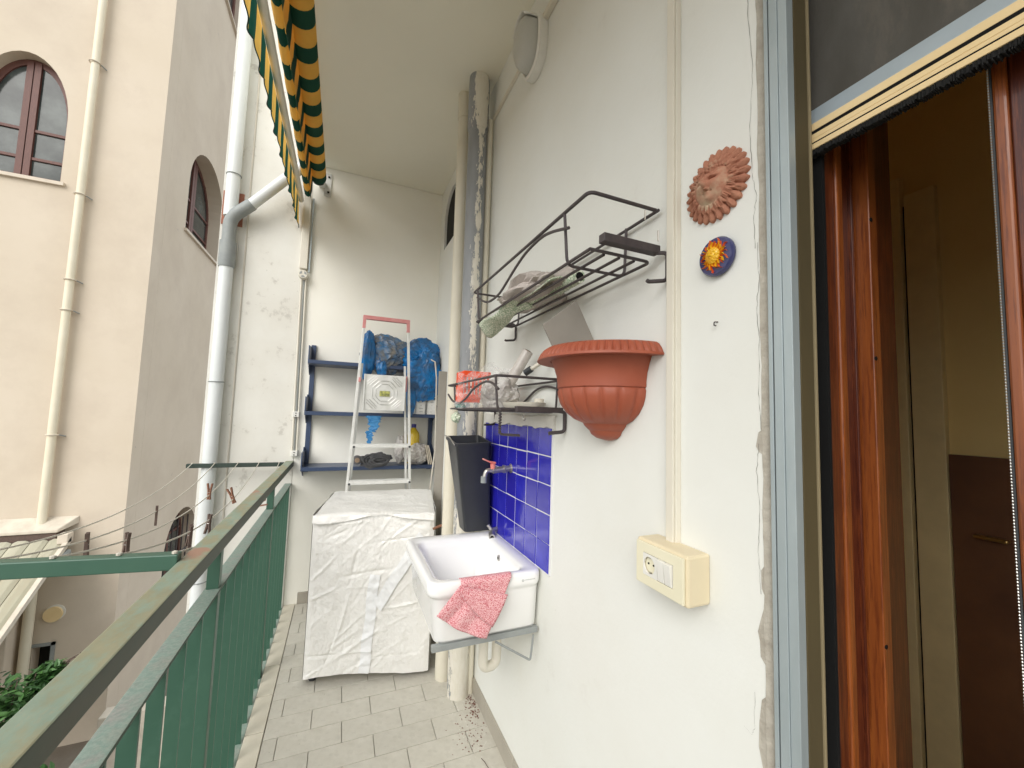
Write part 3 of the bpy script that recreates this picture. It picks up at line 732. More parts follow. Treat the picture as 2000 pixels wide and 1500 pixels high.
for yy, tl in ((.648, .0), (.6275, .09)):
    m = MB(); m.add([(XF-.004, yy, 1.0625), (XF-.004, yy+.0195, 1.0625), (XF-.004, yy+.0195, 1.1075), (XF-.004, yy, 1.1075),
                     (XF-.008-tl*.0, yy+.001, 1.064), (XF-.008, yy+.0185, 1.064), (XF-.0105-tl*.03, yy+.0185, 1.106), (XF-.0105-tl*.03, yy+.001, 1.106)],
                    [(0, 1, 2, 3), (4, 5, 6, 7), (0, 1, 5, 4), (1, 2, 6, 5), (2, 3, 7, 6), (3, 0, 4, 7)]).build('rocker', 'white_pl', so, .0008)

# ------------------------------------------------------------------ sun plaques
def suns(cy, cz, R, lobes, amp, dome, feat, nr=26, na=168, x=WX):
    m = MB(); vs = [(0, 0)]
    def h(r, a):
        u = r*cos(a); v = r*sin(a)     # u: towards -y (right in view), v: up
        hh = 0
        if r < .55:
            q = r/.55; hh = dome*sqrt(max(0, 1-q*q*.82))
            def bl(cu, cv, su, sv, am): return am*exp(-((u-cu)/su)**2-((v-cv)/sv)**2)
            hh += 2.1*feat*(bl(0, .02, .055, .16, 1.1)+bl(0, -.07, .09, .06, .8)+bl(-.2, -.08, .11, .11, .5)+bl(.2, -.08, .11, .11, .5)
                        + bl(-.17, .12, .11, .03, .45)+bl(.17, .12, .11, .03, .45)-bl(-.17, .07, .12, .025, .7)-bl(.17, .07, .12, .025, .7)
                        + bl(0, -.20, .10, .025, .6)+bl(0, -.28, .08, .03, .6)-bl(0, -.24, .13, .015, .9)+bl(0, -.40, .10, .06, .5)
                        + .35*sin(v*60+sin(u*14)*3)*exp(-((v-.36)/.1)**2))
        else:
            q = (r-.55)/.45
            ring = abs(cos(lobes/2*a+(pi/2 if r < .78 else 0)))
            hh = dome*.42*(1-q)*.9+feat*(1.1*ring**.8)*(1-.35*q)+feat*.25*sin(a*lobes*3+r*9)
            if r > .78: hh -= feat*.4
        return hh
    P = []
    for i in range(nr+1):
        for j in range(na):
            a = 2*pi*j/na; rr = i/nr
            env = 1-amp*(1-abs(cos(lobes/2*a))**.7)
            rad = rr*R*(env if rr > .8 else 1-(1-env)*max(0, (rr-.5)/.3)*.6)
            P.append((x-.006-h(rr, a)*(1 if i < nr else .15), cy-rad*cos(a), cz+rad*sin(a)))
    fs = [(i*na+j, i*na+(j+1) % na, (i+1)*na+(j+1) % na, (i+1)*na+j) for i in range(nr) for j in range(na)]
    b = len(P); P += [(x, p[1], p[2]) for p in P[nr*na:]]
    fs += [(nr*na+j, nr*na+(j+1) % na, b+(j+1) % na, b+j) for j in range(na)]
    return m.add(P, fs)
s1 = suns(.573, 1.882, .075, 26, .17, .027, .0055).build('sun_plaque', 'tcface', None, smooth=70, org=(WX, .573, 1.882))
tag(s1, 'round terracotta sun face plaque with petal rays, upper of the two suns', 'wall plaque')
s2 = thing('painted_sun_plaque', 'small round navy plaque with a yellow painted sun face below the terracotta one', 'wall plaque', (WX, .568, 1.730))
c2 = (.568, 1.730)
def disc(prof, cy, cz, n=40): return MB().loft([[(WX-h, cy+r*cos(2*pi*k/n), cz+r*sin(2*pi*k/n)) for k in range(n)] for r, h in prof])
disc([(.036, 0), (.0395, .004), (.040, .010), (.037, .015), (.020, .017), (.001, .018)], *c2).build('disc', 'navyglaze', s2, smooth=50)
def rays(r0, r1, n, h, ph, mat, nm, w=.35):
    m = MB()
    for k in range(n):
        a = 2*pi*k/n+ph; L = []
        for j in range(7):
            t = j/6; r = r0+(r1*(1 if k % 2 else .86)-r0)*t; aa = a+.16*sin(t*5+k)*t; ww = (1-t)**.7*w*2*pi/n*r0+.0003
            L.append(((r*cos(aa), r*sin(aa)), (-sin(aa)*ww, cos(aa)*ww)))
        lo = []
        for (pp, dd) in L:
            lo.append([(WX-h+.004, c2[0]+pp[0]+dd[0], c2[1]+pp[1]+dd[1]), (WX-h-.0025, c2[0]+pp[0], c2[1]+pp[1]), (WX-h+.004, c2[0]+pp[0]-dd[0], c2[1]+pp[1]-dd[1])])
        m.loft(lo)
    m.build(nm, mat, s2, smooth=50)
rays(.014, .0350, 17, .0185, .1, 'sunorange', 'outer_rays', .60)
rays(.013, .0285, 17, .0200, .3, 'sunyellow', 'inner_rays', .50)
suns(c2[0], c2[1], .0165, 20, .02, .007, .0022, 16, 72, x=WX-.016).build('face', 'sunyellow', s2, smooth=60)
m = MB().loft([[(WX-.0262-(.0012 if 0 < i < 6 else -.001), c2[0]+(-.0045+.0015*i), c2[1]-.0052+dz*(1-abs(i-3)/3.3)+.0003*(i-3)**2*.3) for dz in (-.0011, .0011)] for i in range(7)], closed=False, cap0=False, cap1=False)
m.build('lips', 'sunred', s2, solid=.0012)
nl = MB().tube(arc_path([(WX+.002, .574, 1.598), (WX-.010, .574, 1.597), (WX-.011, .574, 1.590), (WX-.006, .573, 1.589)], .003), .0013, 6).build('hook_nail', 'blackiron', None, smooth=True, org=(WX, .574, 1.595))
tag(nl, 'tiny bent hook nail in the wall below the painted sun', 'hook')

# ------------------------------------------------------------------ half round terracotta pot
pot = thing('wall_pot', 'half round terracotta plastic planter hung on the wall with a grooved rim', 'planter', (WX, .92, 1.345))
PC = (WX, .925)
def half(prof, ribf=None, n=80, c=PC):
    m = MB(); loops = []
    for r, z in prof:
        L = []
        for k in range(n+1):
            a = pi/2+pi*k/n
            rr = r+(ribf(a, z, r) if ribf else 0)
            L.append((c[0]-.001+rr*cos(a)*1.0, c[1]+rr*sin(a), z))
        loops.append(L)
    return m.loft(loops, closed=False, cap0=False, cap1=False)
flute = lambda a, z, r: -.0035*abs(sin(a*30))**6
half([(.168, 1.581), (.174, 1.585), (.181, 1.584), (.190, 1.578), (.198, 1.568), (.203, 1.558), (.205, 1.552)], lambda a, z, r: (-.0060*(abs(sin(a*34))**5)) if z < 1.583 else 0, 460).build('rim', 'terracotta_pl', pot, smooth=50)
half([(.204, 1.556), (.206, 1.552), (.206, 1.549), (.194, 1.549), (.168, 1.551)]).build('rim_lip', 'terracotta_pl', pot, smooth=50)
rib = lambda a, z, r: -.006*(abs(sin(a*10)))**10*min(1, (1.472-z)/.01)*min(1, max(0, (z-1.385)/.02))
half([(.176, 1.580), (.166, 1.552), (.158, 1.535), (.150, 1.510), (.147, 1.490), (.1465, 1.476)]).build('bowl_upper', 'terracotta_pl', pot, smooth=50)
half([(.1465, 1.476), (.143, 1.473), (.146, 1.466), (.144, 1.450), (.137, 1.430), (.121, 1.408), (.098, 1.390), (.078, 1.382), (.073, 1.380)], rib, 200).build('bowl_lower', 'terracotta_pl', pot, smooth=50)
half([(.074, 1.382), (.070, 1.374), (.058, 1.362), (.056, 1.361)]).build('foot', 'terracotta_pl', pot, smooth=50)
half([(.056, 1.362), (.050, 1.350), (.036, 1.340), (.012, 1.334), (.001, 1.333)]).build('foot_tip', 'terracotta_pl', pot, smooth=50)
half([(.172, 1.581), (.164, 1.555), (.145, 1.51), (.13, 1.45), (.001, 1.44)]).build('inside', 'terracotta_pl', pot, smooth=50)
a_, b_ = Vector((.512, 1.0, 1.655)), Vector((.621, 1.0, 1.742)); dn = Vector((.062, -.01, -.125))*1.75
m = MB(); th = Vector((0, .006, 0)); q = [a_, b_, b_+dn, a_+dn]; m.add(q+[v+th for v in q], [(0, 1, 2, 3), (4, 5, 6, 7), (0, 1, 5, 4), (1, 2, 6, 5), (2, 3, 7, 6), (3, 0, 4, 7)])
tag(m.build('board', 'greyboard', None, .001), 'rectangular grey brown board stuck upright in the terracotta planter', 'board')

# ------------------------------------------------------------------ wrought iron racks
def rack(root, y0, y1, xo, xw, zb, zt, hoops, rods, down):
    r = .0045
    MB().tube(arc_path([(xw, y0, zt), (xo, y0, zt), (xo, y1, zt), (xw, y1, zt)], .018), r, 8).build('top_rail', 'blackiron', root, smooth=True)
    MB().tube([(xw, y0-.01, zt-.004), (xw, y1+.01, zt-.004)], r*.9, 8).build('wall_rail', 'blackiron', root, smooth=True)
    for h in hoops:
        MB().tube(arc_path([(xo, h, zt), (xo+.01, h, zb), (xw-.005, h, zb), (xw, h, zt)], .022), r*.9, 8).build('hoop', 'blackiron', root, smooth=True)
    MB().tube(arc_path([(xo+.012, y0+.012, zb+.006), (xw-.005, y0+.012, zb+.006), (xw-.005, y1-.01, zb+.006), (xo+.012, y1-.01, zb+.006), (xo+.012, y0+.0125, zb+.006)], .02), r*.9, 8).build('base_frame', 'blackiron', root, smooth=True)
    for k in range(rods):
        xx = xo+.012+(xw-xo-.017)*(k+1)/(rods+1)
        MB().tube([(xx, y0+.02, zb+.004), (xx, y1-.012, zb+.004)], r*.85, 8).build('rod', 'blackiron', root, smooth=True)
def scurve(root, x, pts):
    P = []
    for k in range(41):
        t = k/40*(len(pts)-1); i = min(int(t), len(pts)-2); f = t-i; p0 = pts[max(0, i-1)]; p1 = pts[i]; p2 = pts[i+1]; p3 = pts[min(len(pts)-1, i+2)]
        P.append((x, *[0.5*((2*p1[c])+(-p0[c]+p2[c])*f+(2*p0[c]-5*p1[c]+4*p2[c]-p3[c])*f*f+(-p0[c]+3*p1[c]-3*p2[c]+p3[c])*f**3) for c in (0, 1)]))
    MB().tube(P, .0042, 8).build('scroll', 'blackiron', root, smooth=True)
ur = thing('upper_rack', 'black wrought iron planter rack on the wall holding folded cloths', 'wall rack', (.6, 1.2, 1.78))
rack(ur, .735, 1.60, .485, .676, 1.772, 1.905, (.845, 1.545), 3, True)
scurve(ur, .480, [(.815, 1.853), (.90, 1.878), (.966, 1.888), (1.06, 1.882), (1.136, 1.862), (1.21, 1.836), (1.282, 1.814), (1.383, 1.812), (1.46, 1.835), (1.53, 1.866)])
bx('square_tube', (.512, .714, 1.788), (.672, .736, 1.808), 'blackiron', ur, .0015)
bx('square_tube', (.512, 1.588, 1.776), (.672, 1.612, 1.794), 'blackiron', ur, .0015)
for yy in (.725, 1.600):
    yo = .020 if yy < 1 else 0
    MB().tube(arc_path([(.66, yy, 1.790), (.684, yy-yo, 1.790), (.684, yy-yo, 1.722), (.640, yy-yo*.4, 1.716), (.634, yy-yo*.4, 1.718)], .012), .0048, 8).build('hook_arm', 'blackiron', ur, smooth=True)
for p in ((.676, .765, 1.905), (.672, .716, 1.830)): MB().tube([(p[0]-.006, p[1], p[2]-.012), (p[0]-.006, p[1], p[2]+.014)], .0022, 6).build('pin', 'chrome', ur)
lr = thing('lower_rack', 'black wrought iron planter rack above the blue tiles holding plastic wares', 'wall rack', (.57, 1.5, 1.41))
rack(lr, 1.185, 1.83, .448, .676, 1.408, 1.520, (1.20, 1.715), 3, True)
scurve(lr, .444, [(1.16, 1.475), (1.22, 1.497), (1.30, 1.505), (1.42, 1.486), (1.52, 1.452), (1.62, 1.436), (1.72, 1.448), (1.80, 1.478)])
scurve(lr, .680, [(1.15, 1.472), (1.22, 1.492), (1.30, 1.502), (1.38, 1.490), (1.47, 1.452), (1.55, 1.428)])
bx('square_tube', (.505, 1.150, 1.406), (.672, 1.172, 1.424), 'blackiron', lr, .0015)
MB().tube(arc_path([(.66, 1.160, 1.412), (.683, 1.160, 1.410), (.683, 1.160, 1.345), (.625, 1.160, 1.339)], .012), .0062, 8).build('hook_arm', 'blackiron', lr, smooth=True)
MB().tube(arc_path([(.66, 1.82, 1.408), (.683, 1.82, 1.408), (.683, 1.82, 1.345), (.63, 1.82, 1.342)], .012), .0048, 8).build('hook_arm', 'blackiron', lr, smooth=True)
tw = []
for k in range(49): tw.append((.448+.003*cos(k*1.1), 1.148+.003*sin(k*1.1), 1.415-.075*k/48))
MB().tube(tw, .003, 6).build('twisted_bar', 'blackiron', lr, smooth=True)
MB().tube(arc_path([(.448, 1.148, 1.345), (.452, 1.148, 1.335), (.515, 1.148, 1.332)], .008), .004, 8).build('twisted_bar_foot', 'blackiron', lr, smooth=True)
sh = MB().tube([(.6, 1.30+.0, 1.405)]+[(.6, 1.300+.008*cos(a), 1.385+.010*sin(a)) for a in [radians(90-k*30) for k in range(10)]], .0016, 6).build('s_hook', 'chrome', None, smooth=True, org=(.6, 1.3, 1.39))
tag(sh, 'small bent wire hook hanging under the lower rack', 'hook')

# blobs and crumpled things
def blob(c, r, seed, amp=.25, fr=3.0, sub=4, flat=None, sharp=True):
    bm = bmesh.new(); bmesh.ops.create_icosphere(bm, subdivisions=sub, radius=1)
    vs = []
    for v in bm.verts:
        n = v.co.normalized()
        q = n*fr+Vector((seed, seed*.7, -seed))
        d = noise.noise(q*.6)*(.9)
        d += (.5-abs(noise.noise(q*1.3)))*.6 + (.5-abs(noise.noise(q*2.9+Vector((9, 0, 0)))))*.35 + noise.noise(q*6)*.08
        s = 1+amp*(d-.35)
        p = Vector((n.x*r[0]*s, n.y*r[1]*s, n.z*r[2]*s))
        if flat is not None: p.z = max(p.z, flat-c[2])
        vs.append(tuple(p+Vector(c)))
    fs = [tuple(v.index for v in f.verts) for f in bm.faces]; bm.free()
    return MB().add(vs, fs)
cl = blob((.585, 1.22, 1.815), (.090, .21, .050), 3.3, .45, 3.2, flat=1.781).build('beige_cloth', 'towelbeige', None, smooth=True, org=(.59, 1.2, 1.78))
tag(cl, 'crumpled beige towel lying in the upper rack', 'towel')
gc = thing('green_print_cloth', 'folded green and white printed cloth in the upper rack with one end hanging through', 'cloth', (.55, 1.2, 1.78))
def gsheet(u, v):
    yy = .995+.42*u; x = .520+.09*v+.012*sin(u*5)
    z = 1.782+.018*sin(pi*v)*(1+.5*sin(u*7))+.003*fn(u*8, v*5, 1)
    return (x, yy, z)
MB().grid(gsheet, 30, 12).build('cloth_top', 'greenprint', gc, smooth=True, solid=.004)
def gsheet2(u, v):
    yy = 1.22+.325*u; x = .498+.085*v+.006*sin(u*6+v*3)
    z = 1.778-.062*u**1.2*(.35+.65*sin(pi*v))+.006*sin(u*9+v*4)
    return (x, yy, z)
MB().grid(gsheet2, 24, 12).build('hanging_end', 'greenprint', gc, smooth=True, solid=.004)
MB().tube([(.602, .955, 1.796), (.602, 1.0, 1.796), (.57, 1.30, 1.794)], [.0185, .0195, .017], 20).build('rolled_part', 'greenprint', gc, smooth=True)
MB().tube([(.602, .9535, 1.796), (.602, .9545, 1.796)], .0130, 16).build('roll_core', 'dark', gc)

# lower rack contents
ob = thing('orange_basket', 'bright orange slotted plastic basket wrapped in film in the lower rack', 'plastic basket', (.50, 1.62, 1.415))
for k in range(7):
    bx('slat', (.460+k*.0165, 1.600, 1.455), (.470+k*.0165, 1.606, 1.545), 'orange', ob, .001)
bx('basket_band', (.455, 1.597, 1.545), (.575, 1.605, 1.572), 'orange', ob, .002)
bx('basket_band', (.455, 1.597, 1.440), (.530, 1.605, 1.475), 'orange', ob, .002)
bx('basket_side', (.452, 1.60, 1.44), (.457, 1.70, 1.57), 'orange', ob, .001)
def fsheet(u, v):
    P = ((.425, 1.62), (.62, 1.50)); x = .425+.20*u; yy = 1.585-.17*u+.02*sin(v*6+u*5)
    z = 1.415+(.150+.03*u-.02*sin(u*9))*v
    return (x+.012*fn(u*6, v*6, 2), yy+.03*fn(u*5, v*5, 7), z+.006*fn(u*9, v*3, 4))
fb = MB().grid(fsheet, 40, 30).build('film_bag', 'film', None, smooth=True, org=(.52, 1.5, 1.415)); tag(fb, 'clear crumpled plastic film draped around the orange basket', 'plastic bag')
bb = blob((.570, 1.47, 1.480), (.075, .08, .078), 6.1, .4, 2.6, flat=1.414).build('clear_bag', 'bagclear', None, smooth=30, org=(.54, 1.53, 1.415)); tag(bb, 'cloudy plastic bag of small things in the middle of the lower rack', 'plastic bag')
fr_ = thing('film_roll', 'roll of plastic film leaning up out of the lower rack, open core end up', 'film roll', (.59, 1.40, 1.42))
a_, b_ = Vector((.560, 1.46, 1.44)), Vector((.640, 1.37, 1.640)); d_ = (b_-a_).normalized()
MB().tube([a_, b_-d_*.003, b_], [.020, .0215, .0195], 24).build('film', 'filmroll', fr_, smooth=True)
MB().tube([b_, b_+d_*.0012], .0150, 20).build('core', 'cardcore', fr_, smooth=True)
MB().tube([b_+d_*.001, b_+d_*.002], .0105, 16).build('core_hole', 'dark', fr_)
gt = thing('grey_tube', 'light grey tube with a black cap between the film roll and the planter', 'tube', (.64, 1.28, 1.58))
MB().tube([(.620, 1.30, 1.562), (.684, 1.20, 1.622)], .0075, 14).build('tube_body', 'grey_pvc' if False else 'trunking', gt, smooth=True)
MB().tube([(.606, 1.318, 1.548), (.622, 1.298, 1.564)], .0125, 14).build('cap', 'blackplastic', gt, smooth=True)
ty = thing('oval_tray', 'off white oval dish with a short round knob on the lower rack by the wall', 'dish', (.605, 1.32, 1.415))
def ovl(cx, cy, a, b, z, n=36): return [(cx+a*cos(2*pi*k/n), cy+b*sin(2*pi*k/n), z) for k in range(n)]
MB().loft([ovl(.612, 1.34, .045, .10, 1.418), ovl(.612, 1.34, .058, .125, 1.424), ovl(.612, 1.34, .064, .135, 1.440), ovl(.612, 1.34, .060, .130, 1.441), ovl(.612, 1.34, .04, .09, 1.430)]).build('dish_body', 'trunking', ty, smooth=50)
MB().lathe([(.018, 0), (.018, .022), (.016, .024), (.001, .025)], (.652, 1.29, 1.432), 20).build('knob', 'trunking', ty, smooth=40)
te = blob((.475, 1.70, 1.425), (.022, .03, .014), 2, .3, 2).build('teal_sponge', 'teal', None, smooth=True, org=(.475, 1.7, 1.412)); tag(te, 'small teal plastic piece at the far left end of the lower rack', 'sponge')
yl = blob((.475, 1.76, 1.375), (.020, .03, .025), 5, .4, 2).build('rag', 'greenprint', None, smooth=True, org=(.475, 1.76, 1.38)); tag(yl, 'pale green rag hanging below the far end of the lower rack', 'rag')

# ------------------------------------------------------------------ sink
def rrect(x0, x1, y0, y1, r, z, n=7):
    pts = []
    for cx, cy, a0 in ((x1-r, y1-r, 0), (x0+r, y1-r, pi/2), (x0+r, y0+r, pi), (x1-r, y0+r, 1.5*pi)):
        for k in range(n+1):
            a = a0+pi/2*k/n; pts.append((cx+r*cos(a), cy+r*sin(a), z))
    return pts
sk = thing('laundry_sink', 'deep white ceramic laundry sink fixed to the wall under the blue tiles', 'sink', (.49, 1.54, .65))
X0, X1, YA, YC, ZT = .283, .684, 1.290, 1.800, .852
loops = [rrect(X0+.034, X1, YA+.030, YC-.03, .035, .652), rrect(X0+.030, X1, YA+.022, YC-.024, .04, .664), rrect(X0+.018, X1, YA+.012, YC-.015, .04, ZT-.060),
         rrect(X0+.014, X1, YA+.010, YC-.012, .04, ZT-.052), rrect(X0+.002, X1, YA+.001, YC-.001, .038, ZT-.044), rrect(X0, X1, YA, YC, .036, ZT-.034), rrect(X0, X1, YA, YC, .036, ZT-.012),
         rrect(X0+.004, X1, YA+.004, YC-.004, .036, ZT-.003), rrect(X0+.012, X1-.006, YA+.012, YC-.012, .034, ZT),
         rrect(X0+.026, X1-.045, YA+.028, YC-.060, .036, ZT-.001), rrect(X0+.038, X1-.055, YA+.040, YC-.072, .040, ZT-.008), rrect(X0+.046, X1-.062, YA+.050, YC-.080, .045, ZT-.035),
         rrect(X0+.055, X1-.072, YA+.062, YC-.092, .05, ZT-.155), rrect(X0+.075, X1-.092, YA+.08, YC-.11, .05, ZT-.172), rrect(X0+.13, X1-.15, YA+.15, YC-.18, .04, ZT-.178)]
MB().loft(loops).build('basin', 'ceramic', sk, smooth=60)
MB().tube([(X1-.0625, 1.555, .812), (X1-.066, 1.555, .812)], .012, 18).build('overflow', 'chrome', sk, smooth=True)
MB().tube([(X1-.066, 1.555, .812), (X1-.067, 1.555, .812)], .0055, 12).build('overflow_hole', 'dark', sk)
MB().tube([(.608+.0032*cos(k*pi/5), YA-.0006, .826+.0032*sin(k*pi/5)) for k in range(10)], .0007, 5, True).build('maker_mark', 'grey_pvc', sk)
for k in range(13):
    w_ = random.uniform(.0008, .0016); bx('maker_mark', (.6145+k*.0032, YA-.0006, .8255), (.6145+k*.0032+w_, YA+.001, .8285), 'grey_pvc', sk)
bx('front_bar', (.306, 1.312, .632), (.682, 1.330, .651), 'grey_pvc', sk, .001)
MB().tube(arc_path([(.520, 1.306, .632), (.652, 1.306, .546), (.662, 1.306, .630)], .008), .0038, 8).build('wire_bracket', 'grey_pvc', sk, smooth=True)
tr = thing('sink_trap', 'white plastic U bend drain trap under the laundry sink', 'drain trap', (.575, 1.50, .42))
MB().tube(arc_path([(.548, 1.50, .66), (.548, 1.50, .43), (.606, 1.51, .43), (.606, 1.51, .60)], .03, 8), .0185, 18).build('bend', 'trunking', tr, smooth=True)
MB().tube(arc_path([(.606, 1.51, .575), (.63, 1.56, .60), (.69, 1.60, .60)], .03, 8), .0155, 14).build('outlet_pipe', 'trunking', tr, smooth=True)
for xx, zz in ((.548, .545), (.606, .545)): MB().lathe([(.021, 0), (.023, .004), (.023, .018), (.021, .022)], (xx, 1.505, zz), 16).build('nut', 'cream_pvc', tr, smooth=40)
# cloth over the rim
rc = thing('red_cloth', 'red and white patterned cloth draped over the front edge of the sink', 'cloth', (.43, 1.28, .80))
TL, TR, BL, BR = Vector((.385, 1.283, .848)), Vector((.560, 1.283, .850)), Vector((.305, 1.276, .768)), Vector((.472, 1.272, .672))
def rcl(u, v):
    if v < .22:
        t = v/.22; a = TL*(1-u)+TR*u; return (a.x+.004*sin(u*9), 1.283+.050*(1-t)-.004*(1-t), ZT+.004+.004*sin(pi*t)-(.03*(1-t)**3))
    t = (v-.22)/.78
    top = TL*(1-u)+TR*u; bot = BL*(1-u)+BR*u; p = top*(1-t)+bot*t
    fold = .006*sin(u*7+t*2)*t+.004*fn(u*4, t*4, 5)
    return (p.x, p.y-.004-abs(fold)*1.2, p.z+.012*sin(pi*u)*t*(-1))
MB().grid(rcl, 36, 40).build('cloth_sheet', 'redprint', rc, smooth=True, solid=.0018)
def rcl2(u, v):
    A, B, C = Vector((.375, 1.266, .835)), Vector((.415, 1.262, .76)), Vector((.490, 1.262, .705))
    p = A*(1-u)**2+B*2*u*(1-u)+C*u*u; q = Vector((.385+.16*u, 1.270, .845-.12*u*.4))
    r = p*(1-v)+q*v; return (r.x, r.y-.006*sin(pi*v), r.z)
MB().grid(rcl2, 20, 14).build('cloth_fold', 'redprint', rc, smooth=True, solid=.0018)
# taps
tp = thing('wall_tap', 'old wall tap with a red lever over the sink', 'tap', (WX, 1.60, 1.165))
MB().tube([(WX-.004, 1.60, 1.165), (WX-.010, 1.60, 1.165), (WX-.012, 1.60, 1.165), (.622, 1.60, 1.160), (.600, 1.60, 1.158)], [.020, .020, .013, .013, .014], 16).build('tap_body', 'chrome', tp, smooth=40)
MB().tube([(.655, 1.60, 1.163), (.645, 1.60, 1.163)], .018, 6).build('hex_nut', 'chrome', tp, smooth=20)
MB().tube(arc_path([(.605, 1.60, 1.158), (.570, 1.60, 1.160), (.560, 1.60, 1.118)], .025, 8), .0095, 12).build('spout', 'chrome', tp, smooth=True)
MB().tube([(.560, 1.60, 1.135), (.560, 1.60, 1.108)], .0125, 14).build('spout_end', 'grey_pvc', tp, smooth=True)
MB().tube([(.600, 1.60, 1.165), (.598, 1.60, 1.188)], .011, 12).build('stem', 'redpaint', tp, smooth=True)
MB().loft([[(.610, 1.592, 1.186), (.610, 1.608, 1.186), (.610, 1.608, 1.194), (.610, 1.592, 1.194)], [(.585, 1.593, 1.190), (.585, 1.607, 1.190), (.585, 1.607, 1.197), (.585, 1.593, 1.197)], [(.552, 1.596, 1.204), (.552, 1.604, 1.204), (.552, 1.604, 1.210), (.552, 1.596, 1.210)]]).build('lever', 'redpaint', tp, .001)
st = thing('low_tap', 'short dull metal tap stub at the back rim of the sink', 'tap', (.66, 1.74, .86))
MB().tube([(WX, 1.745, .872), (.655, 1.735, .868), (.648, 1.715, .862)], [.011, .011, .012], 14).build('stub', 'chrome', st, smooth=True)
MB().tube([(.648, 1.716, .862), (.640, 1.690, .853)], .0145, 14).build('stub_end', 'chrome', st, smooth=True)
MB().tube([(.640, 1.690, .853), (.6397, 1.689, .8527)], .008, 12).build('stub_hole', 'dark', st)
MB().tube([(.653, 1.735, .872), (.638, 1.745, .892)], .007, 10).build('stub_handle', 'chrome', st, smooth=True)

# ------------------------------------------------------------------ tall black bin on the sink edge
bn = thing('black_bin', 'tall tapered black plastic bin standing on the far edge of the sink', 'bin', (.62, 1.84, .853))
def quadz(p, r, n=4):
    out = []
    c = sum((Vector(q) for q in p), Vector())/4
    for i in range(4):
        a = Vector(p[i-1]); b = Vector(p[i]); d = Vector(p[(i+1) % 4])
        p0 = b+(a-b).normalized()*r; p1 = b+(d-b).normalized()*r
        for k in range(n+1):
            t = k/n; out.append(p0*(1-t)**2+b*2*t*(1-t)+p1*t*t)
    return out
Bt = [(.545, 1.790, .855), (.672, 1.790, .855), (.672, 1.895, .855), (.545, 1.895, .855)]
Tp = [(.484, 1.780, 1.255), (.652, 1.780, 1.262), (.645, 1.945, 1.285), (.478, 1.945, 1.280)]
Ti = [tuple(Vector(a)+(sum((Vector(q) for q in Tp), Vector())/4-Vector(a))*.05) for a in Tp]
Tl = [tuple(Vector(a)-(sum((Vector(q) for q in Tp), Vector())/4-Vector(a))*.05) for a in Tp]
dz = Vector((0, 0, .012))
MB().loft([quadz(Bt, .018), quadz([tuple(Vector(b)*.05+Vector(t)*.95) for b, t in zip(Bt, Tp)], .018), quadz([tuple(Vector(a)-dz) for a in Tl], .02), quadz(Tl, .02), quadz(Tp, .018), quadz(Ti, .016),
           quadz([tuple(Vector(b)*.9+Vector(t)*.1+(Vector((.61, 1.84, .9))-Vector(b))*.06) for b, t in zip(Bt, Ti)], .014)]).build('bin_body', 'blackplastic', bn, smooth=40)
MB().tube([(Tl[0][0]-.004, 1.776, 1.250), (Tl[0][0]-.006, 1.86, 1.278), (Tl[3][0]-.003, 1.95, 1.283)], .003, 6).build('handle_wire', 'chrome', bn, smooth=True)

# ------------------------------------------------------------------ covered washing machine
wm = thing('washing_machine_cover', 'washing machine under a crumpled white plastic cover with a taped seam', 'covered washing machine', (.2, 2.6, 0))
fa, fb_, bl, brr = Vector((-.105, 2.338, 0)), Vector((.500, 2.215, 0)), Vector((-.012, 2.965, 0)), Vector((.615, 2.885, 0))
HW = .842
nf = (Vector((0, 0, 1)).cross(fb_-fa)).normalized()*-1
if nf.y > 0: nf = -nf
random.seed(11)
seg = []
for k in range(46):
    cx, cz = random.uniform(0, 1), random.uniform(0, 1); a = random.gauss(.5, .5); l = random.uniform(.10, .34); w_ = random.uniform(.005, .014); am = random.uniform(.002, .006)*random.choice((1, 1, -1))
    seg.append((cx, cz, cos(a), sin(a), l, w_, am))
def wr(u, v):
    h = .010*noise.noise(Vector((u*2.6, v*2.2, 1)))+.006*(.5-abs(noise.noise(Vector((u*5+v*2, v*6, 3)))))+.0050*(.5-abs(noise.noise(Vector((u*10, v*15+u*6, 6)))))+.0022*(.5-abs(noise.noise(Vector((u*24+v*8, v*30, 9)))))
    for cx, cz, ca_, sa, l, w_, am in seg:
        du, dv = (u-cx), (v-cz)*1.35; t = du*ca_+dv*sa; s = -du*sa+dv*ca_+.06*sin(t*9+cx*9)*.15
        if abs(t) < l: h += am*exp(-(s/w_)**2)*(1-(t/l)**2)
    return h
def lerp2(a, b, u): return a*(1-u)+b*u
def front(u, v):
    p = lerp2(fa, fb_, u); hem = .028*(1 if u < .08 else 0)
    z = .034+(HW-.034)*v+(.012*(1-v)*sin(u*5) if v < .05 else 0)
    e = min(1, u/.04, (1-u)/.04, (1-v)/.03)
    q = p+nf*(wr(u, v)*max(.15, e)+.004-(.004*(1-max(0, e))))
    return (q.x, q.y, z)
MB().grid(front, 110, 140).build('cover_front', 'cover', wm, smooth=True)
def top(u, v):
    p = lerp2(lerp2(fa, fb_, u), lerp2(bl, brr, u), v); e = min(1, u/.05, (1-u)/.05, v/.03)
    z = HW+.002+.5*wr(u+3, v)*max(.0, e)-(.006*(1-max(0, e)))+.008*fn(u*3, v*3, 2)
    return (p.x, p.y, z)
MB().grid(top, 90, 70).build('cover_top', 'cover', wm, smooth=True)
def side(a, b, sg):
    def f(u, v):
        p = lerp2(a, b, u); d = Vector((sg, 0, 0)); q = p+d*(wr(u+5, v)*min(1, u/.05+.1)*.8+.002+.02*(1-v)*abs(sin(u*4)))
        return (q.x, q.y, .02+(HW-.02)*v)
    return f
